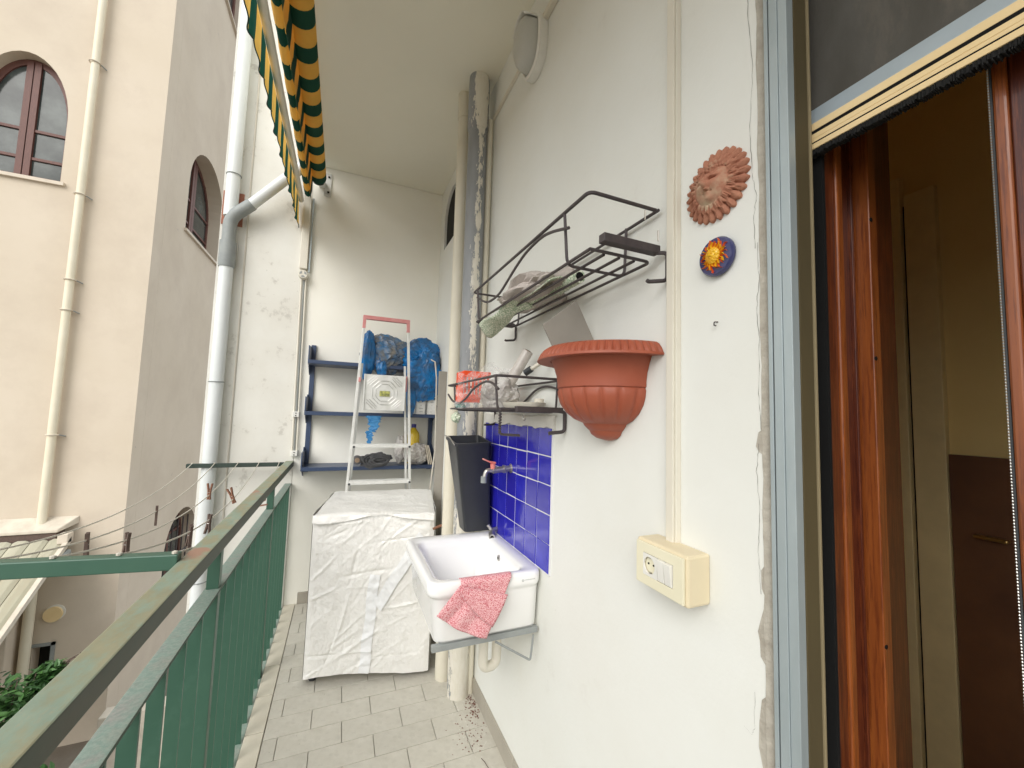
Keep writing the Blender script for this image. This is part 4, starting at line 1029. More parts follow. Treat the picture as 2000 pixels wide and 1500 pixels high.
MB().grid(side(fa, bl, -1), 40, 60).build('cover_side', 'cover', wm, smooth=True)
MB().grid(side(fb_, brr, 1), 40, 60).build('cover_side', 'cover', wm, smooth=True)
def flap(u, v):        # loose hem of the lid over the front
    p = lerp2(fa, fb_, u); q = p+nf*(.010+.010*v+.004*sin(u*17)+.006*fn(u*6, v, 4)); lift = .022*exp(-((u-.5)/.16)**2)
    return (q.x, q.y, HW+.002-(.030+.012*sin(u*6+1)-lift)*v)
MB().grid(flap, 90, 6).build('cover_flap', 'cover', wm, smooth=True, solid=.0015)
def tape(c0, c1, wd, off, name):
    (u0, v0), (u1, v1) = c0, c1
    def f(a, b):
        u = u0+(u1-u0)*b; v = v0+(v1-v0)*b; L = sqrt((u1-u0)**2+(v1-v0)**2); nu, nv = (v1-v0)/L, -(u1-u0)/L
        u += nu*wd*(a-.5)+.004*sin(b*14); v += nv*wd*(a-.5)
        u = min(.999, max(0, u)); v = min(.999, max(0, v)); p = Vector(front(u, v)); p += nf*(off+.0015*sin(b*60)); return tuple(p)
    MB().grid(f, 8, 60).build(name, 'tape', wm, smooth=True)
MT['tape'] = mk('white cover tape', (.85, .86, .87), (.80, .81, .82), sc=25, rough=.4, bs=60, bst=.5, bd=.004)
tape((.47, .0), (.52, .62), .085, .004, 'tape_strip')
tape((.55, .42), (.90, .86), .085, .009, 'tape_ribbon')
bx('machine_body', (-.02, 2.40, .012), (.47, 2.84, .80), 'white_pl', wm)
m = MB(); q = [fa+Vector((.014, .02, .03)), fb_+Vector((-.01, .02, .03)), brr+Vector((-.02, -.02, .03)), bl+Vector((.02, -.02, .03))]
m.add([tuple(v) for v in q]+[(v.x, v.y, .06) for v in q], [(0, 1, 2, 3), (4, 5, 6, 7), (0, 1, 5, 4), (1, 2, 6, 5), (2, 3, 7, 6), (3, 0, 4, 7)]).build('machine_base', 'white_pl', wm)
for v in q: MB().lathe([(.018, 0), (.018, .032)], (v.x*.9+.02, v.y*.9+.26, 0), 12).build('foot', 'blackplastic', wm)
pgw = thing('wooden_peg', 'brown wooden clothes peg clipped to the right top edge of the white cover', 'clothes peg', (.50, 2.20, .775))
for s_ in (-1, 1): MB().box((.485, 2.188+s_*.005-.003, .770), (.535, 2.188+s_*.005+.003, .779), Matrix.Rotation(-.35, 3, 'Y')).build('peg_leg', 'pegred', pgw)

# ------------------------------------------------------------------ stepladder
ld = thing('stepladder', 'folded aluminium stepladder with a faded red top handle standing before the shelves', 'stepladder', (.26, 2.95, 0))
def stile(x0, x1, y0, y1, z0, z1, w=.017, d=.022, mat='aluw', nm='stile'):
    return MB().loft([[(x0-w/2, y0-d/2, z0), (x0+w/2, y0-d/2, z0), (x0+w/2, y0+d/2, z0), (x0-w/2, y0+d/2, z0)],
                      [(x1-w/2, y1-d/2, z1), (x1+w/2, y1-d/2, z1), (x1+w/2, y1+d/2, z1), (x1-w/2, y1+d/2, z1)]]).build(nm, mat, ld, .0015)
YL0, YL1 = 2.93, 2.965
stile(.020, .107, YL0, YL1, 0, 1.985); stile(.520, .412, YL0, YL1, 0, 1.985)
stile(.044, .112, YL0+.045, YL1+.032, 0, 1.72, nm='rear_stile', w=.014); stile(.500, .405, YL0+.045, YL1+.032, 0, 1.72, nm='rear_stile', w=.014)
stile(.107, .110, YL1, YL1, 1.965, 2.052, mat='pinkplastic', nm='handle', w=.021, d=.027); stile(.412, .409, YL1, YL1, 1.965, 2.052, mat='pinkplastic', nm='handle', w=.021, d=.027)
bx('handle', (.098, YL1-.014, 2.030), (.421, YL1+.014, 2.058), 'pinkplastic', ld, .004)
for zz, a, b in ((1.160, .078, .458), (.915, .062, .470), (.665, .05, .485), (.41, .04, .50), (.16, .03, .51)):
    st_ = bx('step', (a, YL0-.045, zz-.022), (b, YL0+.035, zz), 'aluw', ld, .002)
    for k in range(5): bx('step_ridge', (a+.005, YL0-.038+k*.014, zz), (b-.005, YL0-.033+k*.014, zz+.0015), 'aluw', st_)
    for xx in (a+.008, b-.008): MB().tube([(xx, YL0-.047, zz-.016), (xx, YL0-.042, zz-.016)], .008, 8).build('step_bolt', 'blackplastic', st_)
pf = MB().box((.132, YL0-.018, 1.392), (.398, YL0-.010, 1.640)).build('platform', 'aluw', ld, .003)
pcx, pcz = .265, 1.516
yp = YL0-.020
for s_, gaps in ((.060, 0), (.082, 0), (.104, 1)):
    oc = [(pcx+s_*1.08*cos(radians(22.5+45*k)), pcz+s_*1.08*sin(radians(22.5+45*k))) for k in range(8)]
    for k in range(8):
        a0 = oc[k]; a1 = oc[(k+1) % 8]
        if s_ == .104 and k % 2 == 1: continue
        t0, t1 = .08, .92
        MB().tube([(a0[0]+(a1[0]-a0[0])*t0, yp, a0[1]+(a1[1]-a0[1])*t0), (a0[0]+(a1[0]-a0[0])*t1, yp, a0[1]+(a1[1]-a0[1])*t1)], .0028, 6).build('platform_ridge', 'alu', pf, smooth=True)
for sx, sz in ((1, 1), (-1, 1), (1, -1), (-1, -1)):
    for q in (0, .02):
        MB().tube([(pcx+sx*(.118), yp, pcz+sz*(.07-q+.0)), (pcx+sx*(.072-q), yp, pcz+sz*.112)], .0026, 6).build('platform_ridge', 'alu', pf, smooth=True)
for s_ in (-1, 1):
    bx('platform_flange', (.265+s_*.135-.004, YL0-.030, 1.392), (.265+s_*.135+.004, YL0, 1.640), 'aluw', ld, .001)
bx('label', (.232, yp-.004, 1.490), (.300, yp, 1.528), 'label', pf)
bx('platform_hinge', (.092, YL0-.01, 1.585), (.106, YL0+.04, 1.615), 'pinkplastic', ld, .002)
bx('platform_hinge', (.404, YL0-.01, 1.53), (.416, YL0+.04, 1.64), 'pinkplastic', ld, .002)

# ------------------------------------------------------------------ blue shelves and what stands on them
sf = thing('shelf_unit', 'navy blue metal shelf unit with three shelves on the end wall', 'shelf unit', (.23, 3.2, .95))
for zz in (1.728, 1.372, .990):
    s_ = bx('shelf', (-.232, 3.065, zz-.026), (.686, 3.296, zz), 'bluemetal', sf, .002)
    bx('shelf_end', (-.238, 3.075, zz-.026), (-.230, 3.300, zz+.10), 'bluemetal', sf, .001)
for xx in (-.236, .655):
    bx('upright', (xx, 3.285, .93), (xx+.032, 3.302, 1.86), 'bluemetal', sf, .001)
for zz in (1.728, 1.372, .990):
    MB().add([(-.242, 3.30, zz-.09), (-.242, 3.30, zz+.12), (-.242, 3.27, zz+.12), (-.242, 3.12, zz), (-.236, 3.30, zz-.09), (-.236, 3.30, zz+.12), (-.236, 3.27, zz+.12), (-.236, 3.12, zz)],
             [(0, 1, 2, 3), (4, 5, 6, 7), (0, 1, 5, 4), (1, 2, 6, 5), (2, 3, 7, 6), (3, 0, 4, 7)]).build('bracket', 'bluemetal', sf)
    MB().add([(.684, 3.30, zz-.06), (.684, 3.30, zz+.14), (.684, 3.27, zz+.14), (.684, 3.07, zz+.03), (.688, 3.30, zz-.06), (.688, 3.30, zz+.14), (.688, 3.27, zz+.14), (.688, 3.07, zz+.03)],
             [(0, 1, 2, 3), (4, 5, 6, 7), (0, 1, 5, 4), (1, 2, 6, 5), (2, 3, 7, 6), (3, 0, 4, 7)]).build('bracket', 'bluemetal', sf)
b1 = thing('blue_bag', 'stuffed grey and blue plastic bag on the top shelf behind the ladder handle', 'plastic bag', (.30, 3.15, 1.73))
blob((.290, 3.15, 1.815), (.185, .100, .155), 1.2, .46, 2.3, 5).build('bag_body', 'bluegreybag', b1, smooth=18)
blob((.150, 3.07, 1.79), (.055, .05, .175), 4.4, .36, 1.6, 4).build('bag_corner', 'bluebag', b1, smooth=18)
blob((.245, 3.045, 1.70), (.035, .02, .075), 8.4, .5, 3, 4).build('bag_tail', 'bluebag', b1, smooth=18)
b2 = thing('blue_bag', 'big crumpled blue plastic bag slumping off the right end of the top shelf', 'plastic bag', (.56, 3.12, 1.73))
blob((.545, 3.15, 1.800), (.180, .10, .140), 7.7, .46, 2.4, 5).build('bag_body', 'bluebag', b2, smooth=18)
blob((.570, 3.05, 1.66), (.125, .035, .180), 5.7, .46, 2.6, 5).build('bag_tail', 'bluebag', b2, smooth=18)
blob((.455, 3.05, 1.52), (.045, .022, .170), 2.7, .4, 1.8, 4).build('bag_tail', 'bluebag', b2, smooth=18)
def strip(cx, z0, z1, w, seed):
    def f(u, v):
        z = z1+(z0-z1)*v; e = w*(1-.55*v)*(1+.5*fn(v*7, u > .5, seed)+.35*fn(v*25, u > .5, seed+4))
        return (cx+.012*fn(v*4, 1, seed)+(u-.5)*e, 3.052+.008*fn(u*5, v*9, seed), z)
    return MB().grid(f, 8, 40)
bs = strip(.215, 1.235, 1.352, .10, 3.0).build('blue_film_strip', 'blueplastictail', None, smooth=28, org=(.2, 3.055, 1.3), solid=.002); tag(bs, 'torn blue plastic strip hanging under the middle shelf', 'plastic strip')
bs2 = strip(.190, 1.145, 1.245, .052, 8.0).build('blue_film_strip', 'blueplastictail', None, smooth=28, org=(.18, 3.055, 1.16), solid=.002); tag(bs2, 'lower scrap of blue plastic hanging just above the ladder step', 'plastic strip')
for x0, lb in ((.515, 'left white printed carton on the middle shelf'), (.600, 'right white printed carton on the middle shelf, next to the wall')):
    c = thing('carton', lb, 'carton', (x0+.03, 3.1, 1.372), 'white cartons on the middle shelf')
    bx('carton_body', (x0, 3.072, 1.3725), (x0+.066, 3.12, 1.515), 'cardboardwhite', c, .001)
    for k in range(5): bx('print_mark', (x0+.014+random.uniform(0, .02), 3.0712, 1.39+k*.024), (x0+.030+random.uniform(0, .025), 3.0722, 1.394+k*.024), 'grey_pvc', c)
    bx('print_mark', (x0+.044, 3.0712, 1.485), (x0+.056, 3.0722, 1.500), 'blackstuff', c)
ol = thing('oil_bottle', 'yellow oil bottle with a navy cap on the bottom shelf', 'bottle', (.525, 3.20, .99))
MB().lathe([(.001, 0), (.045, .001), (.048, .02), (.048, .21), (.042, .235), (.020, .265), (.016, .275)], (.525, 3.20, .991), 24).build('bottle_body', 'jugyellow', ol, smooth=50)
MB().lathe([(.019, .275), (.019, .302), (.001, .304)], (.525, 3.20, .991), 20).build('cap', 'bluecap', ol, smooth=50)
pb = blob((.545, 3.13, 1.065), (.095, .07, .085), 5.5, .3, 2.4, 5, flat=.991).build('clear_bag', 'bagclear', None, smooth=30, org=(.55, 3.13, .991)); tag(pb, 'cloudy plastic bag of odds and ends on the bottom shelf below the oil bottle', 'plastic bag')
pb2 = blob((.425, 3.18, 1.10), (.040, .05, .11), 3.9, .3, 2.4, 4, flat=.991).build('clear_bag', 'bagclear', None, smooth=30, org=(.425, 3.18, .991)); tag(pb2, 'small pale bag behind the right ladder stile on the bottom shelf', 'plastic bag')
bt = thing('black_tool', 'dark grey bundle of cables and tool parts on the bottom shelf', 'tool bundle', (.25, 3.12, .99))
blob((.245, 3.09, 1.03), (.110, .06, .052), 6.6, .5, 3.4, 4).build('bundle_body', 'blackstuff', bt, smooth=30)
for k in range(4): MB().tube([(.24+(.085-.012*k)*cos(a)+.01*k, 3.045-.006*k, 1.035+(.042-.006*k)*sin(a)) for a in [i*2*pi/24 for i in range(24)]], .006, 7, True).build('cable_loop', 'blackstuff', bt, smooth=True)
MB().tube([(.118, 3.06, 1.035), (.118, 3.10, 1.035)], .032, 18).build('wheel', 'blackstuff', bt, smooth=True)
MB().tube([(.118, 3.055, 1.035), (.118, 3.061, 1.035)], .017, 14).build('wheel_hub', 'cardcore', bt, smooth=True)
fp = thing('paper_roll', 'thin folded cream papers leaning in the right corner of the bottom shelf', 'paper', (.64, 3.08, .99))
for k in range(3): MB().box((.612+k*.012, 3.07, .992), (.618+k*.012, 3.10, 1.14), Matrix.Rotation(-.22-.02*k, 3, 'Y')).build('sheet', 'paper', fp)
cb = MB().tube([(.600, 3.03, 1.79), (.625, 2.99, 1.77), (.640, 2.985, 1.65), (.644, 2.98, 1.45), (.650, 2.98, 1.25), (.652, 2.98, 1.12), (.636, 2.97, .95), (.618, 2.95, .80), (.612, 2.95, .55)], .0055, 8).build('hanging_cord', 'whitecable', None, smooth=True, org=(.64, 2.98, .8))
tag(cb, 'thick off white cord hanging in front of the right end of the shelves', 'cord')

# ------------------------------------------------------------------ doorway: guide channel, jamb, shutter, leaves
gd = thing('shutter_guide', 'tall grey metal guide channel edging the doorway', 'guide channel', (.69, .445, 0))
bx('channel_lip', (.684, .459, -.0), (.700, .4665, DZ), 'channel', gd, .001)
bx('channel_groove', (.690, .4555, -.0), (.702, .459, DZ), 'channel_dark', gd)
bx('channel_face', (.682, .4405, -.0), (.702, .4555, DZ), 'channel', gd, .0008)
bx('channel_face', (.6835, .4245, -.0), (.702, .4400, DZ), 'channel', gd, .0008)
jb = thing('door_jamb', 'cream doorway reveal coloured as in shade, behind the grey guide channel', 'door jamb', (.74, .44, 0))
bx('reveal_board', (.703, .424, 0), (.738, .470, DZ), 'jambcream_shade', jb, .001)
bx('reveal_nosing', (.738, .421, 0), (.743, .470, DZ), 'nosing', jb, .001)
bx('slot_back', (.743, .450, 0), (.772, .470, DZ), 'dark', jb)
wf = thing('wooden_door_frame', 'varnished red brown wooden door frame on the far side of the doorway', 'door frame', (.84, .43, 0))
bx('frame_stile', (.7725, .4225, 0), (.806, .49, DZ), 'woodred_shade', wf, .003)
bx('side_gap_shade', (.769, .421, 0), (.7722, .47, DZ), 'dark', wf)  # black strip paints the shade of the gap beside the stile
bx('frame_bead', (.806, .418, 0), (.824, .49, DZ), 'woodorange_lit', wf, .003)
bx('frame_rebate', (.824, .434, 0), (.870, .49, DZ), 'woodred_shade', wf, .001)
bx('frame_bead', (.870, .428, 0), (.876, .49, DZ), 'woodred_shade', wf, .001)
bx('seal', (.773, .4205, 0), (.776, .424, DZ), 'dark', wf)
ol_ = thing('open_door_leaf', 'open wooden glazed door leaf swung inwards against the frame', 'door', (.93, .40, 0))
bx('leaf_edge', (.880, .405, .01), (.904, .475, 2.3), 'woodorange_lit', ol_, .002)
bx('leaf_stile', (.9045, .413, .01), (.975, .455, 2.3), 'woodred_shade', ol_, .002)
for zz in (1.78, 1.52, 1.02): MB().tube([(.884, .404, zz), (.884, .4055, zz)], .004, 8).build('screw_hole', 'dark', ol_)
# interior room
rm = thing('room', 'dim ochre room seen through the doorway', 'room', (2.2, .0, 0))
RX0, RX1, RY0, RY1, RH = WX+.262, 2.1, -2.6, 1.5, 2.95
bx('room_wall', (RX1, RY0, 0), (RX1+.1, RY1, RH), 'roomwall', rm)
bx('room_wall', (RX0, RY1, 0), (RX1, RY1+.1, RH), 'roomwall', rm)
bx('room_wall', (RX0, RY0-.1, 0), (RX1, RY0, RH), 'roomwall', rm)
bx('room_floor', (RX0, RY0, -.1), (RX1, RY1, .0), 'roomdark', rm)
bx('room_ceiling', (RX0, RY0, RH), (RX1, RY1, RH+.1), 'roomwall', rm)
bx('lining', (RX0-.001, .49, 0), (RX0+.002, RY1, RH), 'roomwall', rm)
ic = thing('inner_doorway', 'cream door casing round a dark inner door at the back of the room', 'doorway', (3.85, 1.2, 0))
def onx(r): return RX1/r      # y on the back wall for a viewing slope x/y
bx('casing', (RX1-.045, .845, 0), (RX1-.002, .905, 2.42), 'creamwood', ic, .003)
bx('casing_gap', (RX1-.020, .836, 0), (RX1-.002, .845, 2.30), 'dark', ic)
bx('casing', (RX1-.035, .745, 0), (RX1-.002, .836, 2.34), 'creamwood', ic, .003)
bx('inner_door', (RX1-.025, .52, 0), (RX1-.003, .742, 1.30), 'innerdoor', ic)
bx('door_handle', (RX1-.06, .60, 1.02), (RX1-.03, .68, 1.032), 'brasswood', ic, .004)
cl_ = thing('closed_door_leaf', 'orange brown wooden door leaf with glass on the near side of the doorway', 'door', (.83, -.2, 0))
bx('leaf_stile', (.800, .2125, .01), (.845, .226, 2.3), 'woodorange_lit', cl_, .003)
bx('leaf_stile', (.806, .187, .01), (.845, .2125, 2.3), 'woodred_shade', cl_, .002)
bx('leaf_bead', (.812, .176, .01), (.840, .187, 2.3), 'woodred_shade', cl_, .001)
bx('glazing_seal', (.802, .2262, .01), (.812, .2285, 2.3), 'channel_dark', cl_)
bx('leaf_pane', (.818, -1.0, .3), (.824, .176, 2.2), 'clearglass', cl_)
bx('leaf_rail', (.800, -1.0, .01), (.845, .175, .3), 'woodred_shade', cl_, .003)
bx('leaf_rail', (.800, -1.0, 2.2), (.845, .175, 2.3), 'woodred_shade', cl_, .003)
bx('leaf_stile', (.800, -1.09, .01), (.845, -1.0, 2.3), 'woodred_shade', cl_, .003)
bd = MB()
for k in range(480):
    zz = .10+k*.0040; bd.lathe([(.0004, -.0014), (.0011, 0), (.0004, .0014)], (.795, .2275, zz), 6)
ch = bd.build('bead_chain', 'alu', None, smooth=True, org=(.795, .2275, 1.0)); tag(ch, 'pale beaded cord running down beside the orange door stile', 'bead chain')
sh_ = thing('roller_shutter', 'half raised shutter curtain with a cream grooved bottom bar over the doorway', 'shutter', (.78, -.1, 1.95))
bx('curtain', (.762, DY0, 1.960), (.768, .4485, DZ+.3), 'mesh', sh_)
def slab(nm, x0, z0, z1, mat, x1=.768, bv=.0008): bx(nm, (x0, DY0, z0), (x1, .4484, z1), mat, sh_, bv)
MB().loft([[(.752, DY0, 1.938), (.768, DY0, 1.938), (.768, DY0, 1.972), (.760, DY0, 1.970)], [(.752, .4486, 1.938), (.768, .4486, 1.938), (.768, .4486, 1.972), (.760, .4486, 1.970)]]).build('front_lip', 'screenbarblue', sh_, .001)
slab('bottom_bar', .7505, 1.9235, 1.9375, 'screenbar')
slab('bar_slot_shade', .7509, 1.9175, 1.9235, 'dark', bv=0)  # flush dark strips stand in for the shade inside the grooves
slab('bottom_bar', .7505, 1.9085, 1.9175, 'screenbar', .766)
slab('bottom_bar', .7500, 1.9015, 1.9080, 'screenbar', .766)
slab('bar_slot_shade', .7501, 1.8990, 1.9015, 'dark', bv=0)
slab('bottom_bar', .7495, 1.8890, 1.8990, 'screenbar')
m = MB(); random.seed(2)
for k in range(1300):
    yy = DY0+(.446-DY0)*k/1300; dz_ = random.uniform(.007, .012)
    m.box((.7505+random.uniform(0, .003), yy, 1.889-dz_), (.766, yy+.0013, 1.8895))
m.build('brush', 'blackbrush', sh_)
bx('shutter_box', (.80, DY0, 2.30), (.94, .46, DZ+.2), 'woodred_shade', sh_)

# ------------------------------------------------------------------ building across the courtyard
FX, FY = -2.58, 7.0
ab = thing('apartment_building', 'cream rendered building with arched wooden windows across the courtyard', 'building', (-5, 9, -2.9))
to_f = lambda u, v, d: (u, FY+d, v)
w1 = arch(-4.47, -3.585, 4.24, 5.10, 5.90, 18)
shed_open = [(-7.6, -2.85), (-3.78, -2.85), (-3.78, -.45), (-7.6, -.45)]
small = [(-3.34, -2.3), (-3.17, -2.3), (-3.17, -1.66), (-3.34, -1.66)]
plate([(-9, -2.9), (FX, -2.9), (FX, 13), (-9, 13)], [w1, shed_open, small], to_f, .3).build('wall', 'facade', ab)
to_s = lambda u, v, d: (FX-d, u, v)
w2 = arch(8.095, 10.08, 4.30, 5.15, 6.00, 18); w3 = [(8.3, 9.36), (10.08, 9.36), (10.08, 11.2), (8.3, 11.2)]; w4 = arch(8.47, 10.0, -2.0, -1.15, -.52, 16)
plate([(FY+.302, -2.9), (16, -2.9), (16, 13), (FY+.302, 13)], [w2, w3, w4], to_s, .45).build('wall', 'facade', ab)
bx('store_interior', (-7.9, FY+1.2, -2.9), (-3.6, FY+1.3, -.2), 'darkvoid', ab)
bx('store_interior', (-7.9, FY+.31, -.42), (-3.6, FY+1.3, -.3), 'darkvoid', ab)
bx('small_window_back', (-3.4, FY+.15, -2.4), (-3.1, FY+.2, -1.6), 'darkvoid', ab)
bx('small_window_frame', (-3.165, FY-.02, -2.32), (-3.13, FY+.05, -1.62), 'grey_pvc', ab); bx('small_window_frame', (-3.38, FY-.02, -1.655), (-3.13, FY+.05, -1.62), 'grey_pvc', ab)
def archwin(x0, x1, z0, zs, zt, to3, dep, rails, mull=.07):
    w = thing  # window parts: frame, mullion, rails, panes
    fr = .075
    inner = arch(x0+fr, x1-fr, z0+fr, zs, zt-fr, 16)
    fm = plate(arch(x0, x1, z0, zs, zt, 16), [inner], lambda u, v, d: to3(u, v, dep+d), .05).build('window', 'winwood', ab)
    cx = (x0+x1)/2
    def b3(a, b, d0, d1, mat, nm):
        MB().add([to3(u, v, d) for d in (d0, d1) for u, v in ((a[0], a[1]), (b[0], a[1]), (b[0], b[1]), (a[0], b[1]))], [(0, 1, 2, 3), (4, 5, 6, 7), (0, 1, 5, 4), (1, 2, 6, 5), (2, 3, 7, 6), (3, 0, 4, 7)]).build(nm, mat, fm)
    b3((cx-mull, z0), (cx-.006, zt-.04), dep-.015, dep+.04, 'winwood', 'mullion'); b3((cx+.006, z0), (cx+mull, zt-.04), dep-.015, dep+.04, 'winwood', 'mullion')
    for r in rails:
        b3((x0+.02, r-.018), (cx-mull, r+.018), dep-.004, dep+.03, 'winwood', 'glazing_bar'); b3((cx+mull, r-.018), (x1-.02, r+.018), dep-.004, dep+.03, 'winwood', 'glazing_bar')
    # panes: split by bars
    zz = [z0]+sorted(rails)+[zt]
    for s0, s1 in ((x0+.01, cx-.01), (cx+.01, x1-.01)):
        for i in range(len(zz)-1):
            t1 = zz[i+1]
            if i < len(zz)-2: pts = [(s0, zz[i]), (s1, zz[i]), (s1, t1), (s0, t1)]
            else:
                a = (x1-x0)/2-.03
                top = [(u, min(zt-.03, zs+(zt-zs-.03)*sqrt(max(0, 1-((u-cx)/a)**2)))) for u in [s1+(s0-s1)*k/10 for k in range(11)]]
                pts = [(s0, zz[i]), (s1, zz[i])]+top
            n = len(pts)
            MB().add([to3(u, v, dep+.02) for u, v in pts]+[to3(u, v, dep+.026) for u, v in pts], [tuple(range(n)), tuple(range(2*n-1, n-1, -1))]+[(k, (k+1) % n, n+(k+1) % n, n+k) for k in range(n)]).build('pane', 'pane', fm)
    MB().add([to3(u, v, d) for d in (-.04, dep) for u, v in ((x0-.05, z0-.045), (x1+.05, z0-.045), (x1+.05, z0-.002), (x0-.05, z0-.002))], [(0, 1, 2, 3), (4, 5, 6, 7), (0, 1, 5, 4), (1, 2, 6, 5), (2, 3, 7, 6), (3, 0, 4, 7)]).build('sill', 'facade_stone', fm)
archwin(-4.47, -3.585, 4.24, 5.10, 5.90, to_f, .14, (4.55, 4.93))
archwin(8.095, 10.08, 4.30, 5.15, 6.00, to_s, .25, (4.72, 5.15), .10)
archwin(8.47, 10.0, -2.0, -1.15, -.52, to_s, .22, (-1.5, -1.0), .08)
fm = plate(w3, [[(8.4, 9.46), (9.98, 9.46), (9.98, 11.1), (8.4, 11.1)]], lambda u, v, d: to_s(u, v, .12+d), .05).build('window', 'winwood', ab)
MB().add([to_s(u, v, .15) for u, v in w3]+[to_s(u, v, .16) for u, v in w3], [(0, 1, 2, 3), (4, 5, 6, 7), (0, 1, 5, 4), (1, 2, 6, 5), (2, 3, 7, 6), (3, 0, 4, 7)]).build('pane', 'pane', fm)
bx('sill', (FX-.12, 8.25, 9.32), (FX+.05, 10.13, 9.358), 'facade_stone', fm)
bx('mullion', (FX-.17, 9.15, 9.4), (FX-.10, 9.25, 11.15), 'winwood', fm)
for k in range(6):
    MB().tube([(FX-.09, 8.55+k*.26, -2), (FX-.09, 8.55+k*.26, -.75)], .012, 6).build('grille_bar', 'blackiron', ab)
MB().tube([(FX-.09, 8.5, -1.4), (FX-.09, 9.98, -1.4)], .012, 6).build('grille_bar', 'blackiron', ab)
# facade downpipe, ledge, vent
fp_ = thing('facade_downpipe', 'cream painted downpipe running down the building across the courtyard', 'downpipe', (-3.36, 6.93, -2.9))
MB().tube([(-3.352, 6.925, -.20), (-3.325, 6.925, 12.9)], .043, 16).build('pipe_run', 'facade_pipe', fp_, smooth=True)
MB().tube([(-3.37, 6.925, -2.9), (-3.365, 6.925, -.30)], .050, 16).build('pipe_run', 'facade_pipe', fp_, smooth=True)
for zz in (5.95, 4.1, 2.95, 2.55, .95):
    MB().tube([(-3.345+.056*cos(k*pi/7), 6.925+.056*sin(k*pi/7), zz) for k in range(14)], .008, 6, True).build('pipe_clip', 'ledge', fp_)
    MB().tube([(-3.29, 6.93, zz), (-3.25, 6.99, zz-.02)], .008, 5).build('pipe_pin', 'grey_pvc', fp_)
vt = thing('round_vent', 'round ochre vent plate with a pale ring low on the cream facade', 'vent', (-3.18, 7, -1.27))
MB().tube([(-3.165, 6.99, -1.27), (-3.165, FY, -1.27)], .098, 28).build('ring', 'white_pl', vt, smooth=40)
MB().tube([(-3.175, 6.965, -1.28), (-3.175, 6.989, -1.28)], .09, 28).build('vent_plate', 'screenbar', vt, smooth=40)
ln = thing('lean_to_canopy', 'dusty lean to canopy with a stone ledge above a dark store at lower left', 'canopy', (-5, 6.4, -.3))
m = MB(); m.add([(-9, FY, -.08), (-3.03, FY, -.08), (-3.14, 6.80, -.20), (-9, 6.80, -.20), (-9, FY, -.18), (-3.03, FY, -.18), (-3.14, 6.80, -.24), (-9, 6.80, -.24)], [(0, 1, 2, 3), (4, 5, 6, 7), (0, 1, 5, 4), (1, 2, 6, 5), (2, 3, 7, 6), (3, 0, 4, 7)]).build('ledge_slab', 'ledge', ln, .01)
bx('bracket_head', (-3.10, 6.72, -.36), (-3.00, 6.84, -.24), 'facade_stone', ln, .01)
n_ = 26
for k in range(n_):
    x1_ = -3.05-k*.16; x0_ = x1_-.152
    def cor(z_): return z_
    m = MB(); L = []
    for (yy, zz) in ((6.80, -.33), (5.30, -1.36)):
        L.append([(x0_, yy, zz), (x0_+.04, yy, zz+.022), (x0_+.11, yy, zz+.022), (x1_, yy, zz), (x1_, yy, zz-.008), (x0_, yy, zz-.008)])
    m.loft(L).build('canopy_sheet', 'canopy', ln)
MB().loft([[(-3.045, 6.80, -.36), (-3.0, 6.80, -.36), (-3.0, 6.80, -.29), (-3.045, 6.80, -.29)], [(-3.045, 5.30, -1.40), (-3.0, 5.30, -1.40), (-3.0, 5.30, -1.33), (-3.045, 5.30, -1.33)]]).build('edge_bar', 'ledge', ln)
bx('gutter_shade', (-9, 6.82, -.34), (-3.16, 6.99, -.245), 'peg', ln)  # brown box stands in for the shade under the ledge
MB().tube([(-3.0, 6.6, -.50), (-3.0, 6.75, -.46), (-3.05, 6.9, -.62)], .03, 8).build('gas_pipe', 'grey_pvc', ln, smooth=True)
tag(bx('store_pillar', (-3.77, 6.75, -2.9), (-3.45, FY-.003, -.5), 'facade', None, .01), 'cream pillar beside the dark store under the canopy', 'pillar')
# low garden wall seen through balusters
tag(bx('garden_wall', (-2.35, 6.2, -2.9), (-1.2, 6.4, -2.2), 'ledge', None, .01), 'low stone wall in the courtyard seen through the balusters', 'wall')

# bush
random.seed(21)
bu = thing('bush', 'leafy green bush growing in the courtyard in front of the dark store', 'bush', (-2.9, 5.6, -2.9))
m = MB(); st_m = MB()
cent = [(-3.0, 5.6, -1.72, .42), (-2.72, 5.55, -1.66, .26), (-3.25, 5.5, -2.0, .5), (-2.85, 5.4, -2.2, .45), (-3.55, 5.5, -1.85, .45), (-2.60, 5.75, -1.42, .13)]
for k in range(3400):
    cx, cy, cz, r = random.choice(cent)
    d = Vector((random.gauss(0, 1), random.gauss(0, 1), random.gauss(0, 1))).normalized()*r*random.uniform(.45, 1.08)
    p = Vector((cx, cy, cz))+d
    Rm = Matrix.Rotation(random.uniform(0, 6.28), 3, 'Z') @ Matrix.Rotation(random.uniform(-1.0, .6), 3, 'X') @ Matrix.Rotation(random.uniform(-.5, .5), 3, 'Y')
    s = random.uniform(.035, .07)
    q = [Vector((0, -1, 0)), Vector((.38, -.2, .12)), Vector((.3, .5, .08)), Vector((0, 1, -.1)), Vector((-.3, .5, .08)), Vector((-.38, -.2, .12))]
    m.add([tuple(p+Rm @ (v*s)) for v in q], [(0, 1, 2, 3), (0, 3, 4, 5)])
fo = m.build('foliage', 'leaf', bu); fo['kind'] = 'stuff'
for k in range(16):
    c = random.choice(cent); e = Vector((c[0]+random.uniform(-.2, .2), c[1]+random.uniform(-.2, .2), c[2]+c[3]*.8))
    MB().tube([(c[0]*.5-1.45+random.uniform(-.1, .1), 5.6, -2.9), tuple((Vector((-2.9, 5.6, -2.9))+e)/2), tuple(e)], [.016, .010, .004], 5).build('stem', 'peg', bu)
tw_ = MB()
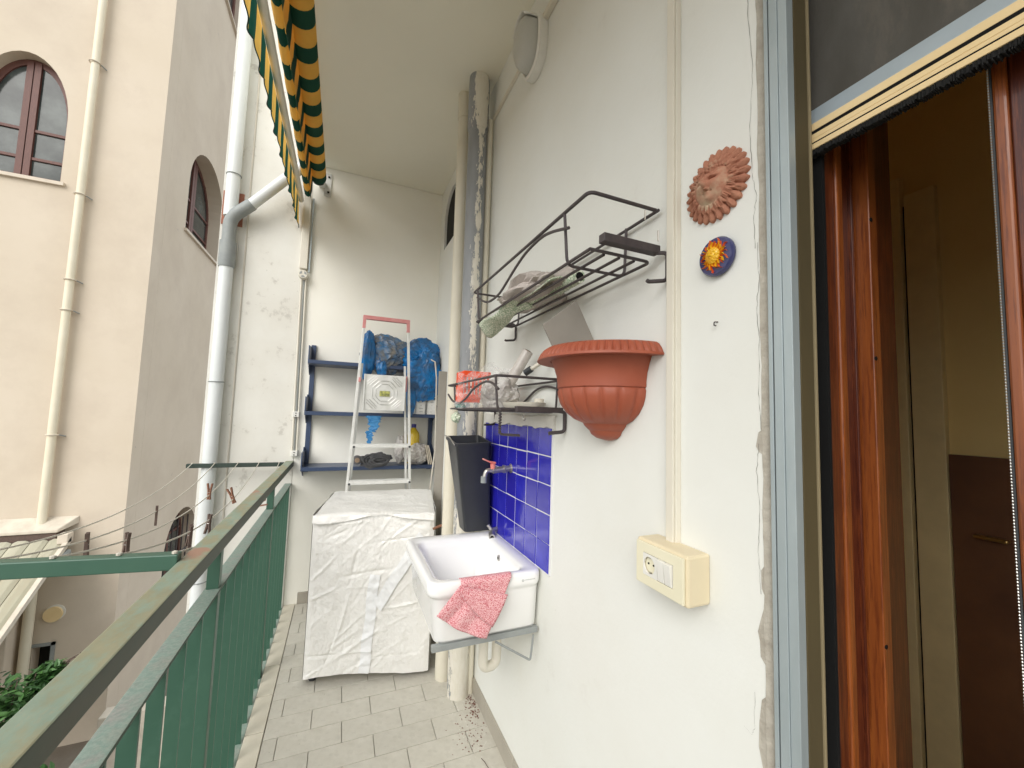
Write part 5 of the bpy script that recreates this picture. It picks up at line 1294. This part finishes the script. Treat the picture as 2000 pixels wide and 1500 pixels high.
for k in range(9):
    p = Vector((-2.45+random.uniform(-.1, .1), 5.8, -1.35)); P = [p]
    for j in range(5): p = p+Vector((random.uniform(.03, .10), random.uniform(-.03, .03), random.uniform(-.03, .06))); P.append(p)
    tw_.tube(P, .004, 4)
tw_.build('twigs', 'peg', bu)

# ------------------------------------------------------------------ debris on the floor
random.seed(31)
def crumbs(n, c, sx, sy, s0, s1, mat, name, label):
    m = MB()
    for k in range(n):
        x, yy = random.gauss(c[0], sx), random.gauss(c[1], sy)
        if x > WX-.014 or x < -.2 or (x-.608)**2+(yy-2.02)**2 < .054**2: continue
        s = random.uniform(s0, s1); Rm = Matrix.Rotation(random.uniform(0, 6), 3, 'Z'); h = s*random.uniform(.2, .6)
        q = [(-s, -s*.6, 0), (s, -s*.4, 0), (s*.2, s, 0)]
        m.add([tuple(Vector((x, yy, .0006))+Rm @ Vector(v)) for v in q]+[(x, yy, h)], [(0, 1, 3), (1, 2, 3), (2, 0, 3), (0, 2, 1)])
    o = m.build(name, mat, None); tag(o, label, 'debris', None, 'stuff')
MT['crumbred'] = mk('reddish leaf crumbs', (.20, .06, .035), (.12, .05, .035), sc=80, rough=.9)
crumbs(110, (.655, 1.90), .022, .07, .002, .006, 'crumbred', 'leaf_crumbs', 'reddish dry leaf crumbs on the floor at the pipe foot')
crumbs(60, (.60, 1.75), .035, .05, .0015, .005, 'crumbred', 'leaf_crumbs', 'scattered reddish crumbs on the tiles before the pipes')
crumbs(120, (.61, 1.80), .05, .13, .001, .003, 'plaster', 'paint_flakes', 'tiny white paint flakes fallen on the floor by the wall')
crumbs(40, (-.10, 2.0), .08, .3, .0008, .002, 'dirt', 'grit', 'dark grit specks on the tiles near the railing')
tg = MB().tube([(.60, 1.62, .003), (.607, 1.60, .003), (.613, 1.56, .003), (.610, 1.53, .003)], .0012, 5).build('twig', 'peg', None); tag(tg, 'small dry twig lying on the floor tiles near the skirting', 'twig')

for o in bpy.data.objects:
    if '_org' in o: del o['_org']
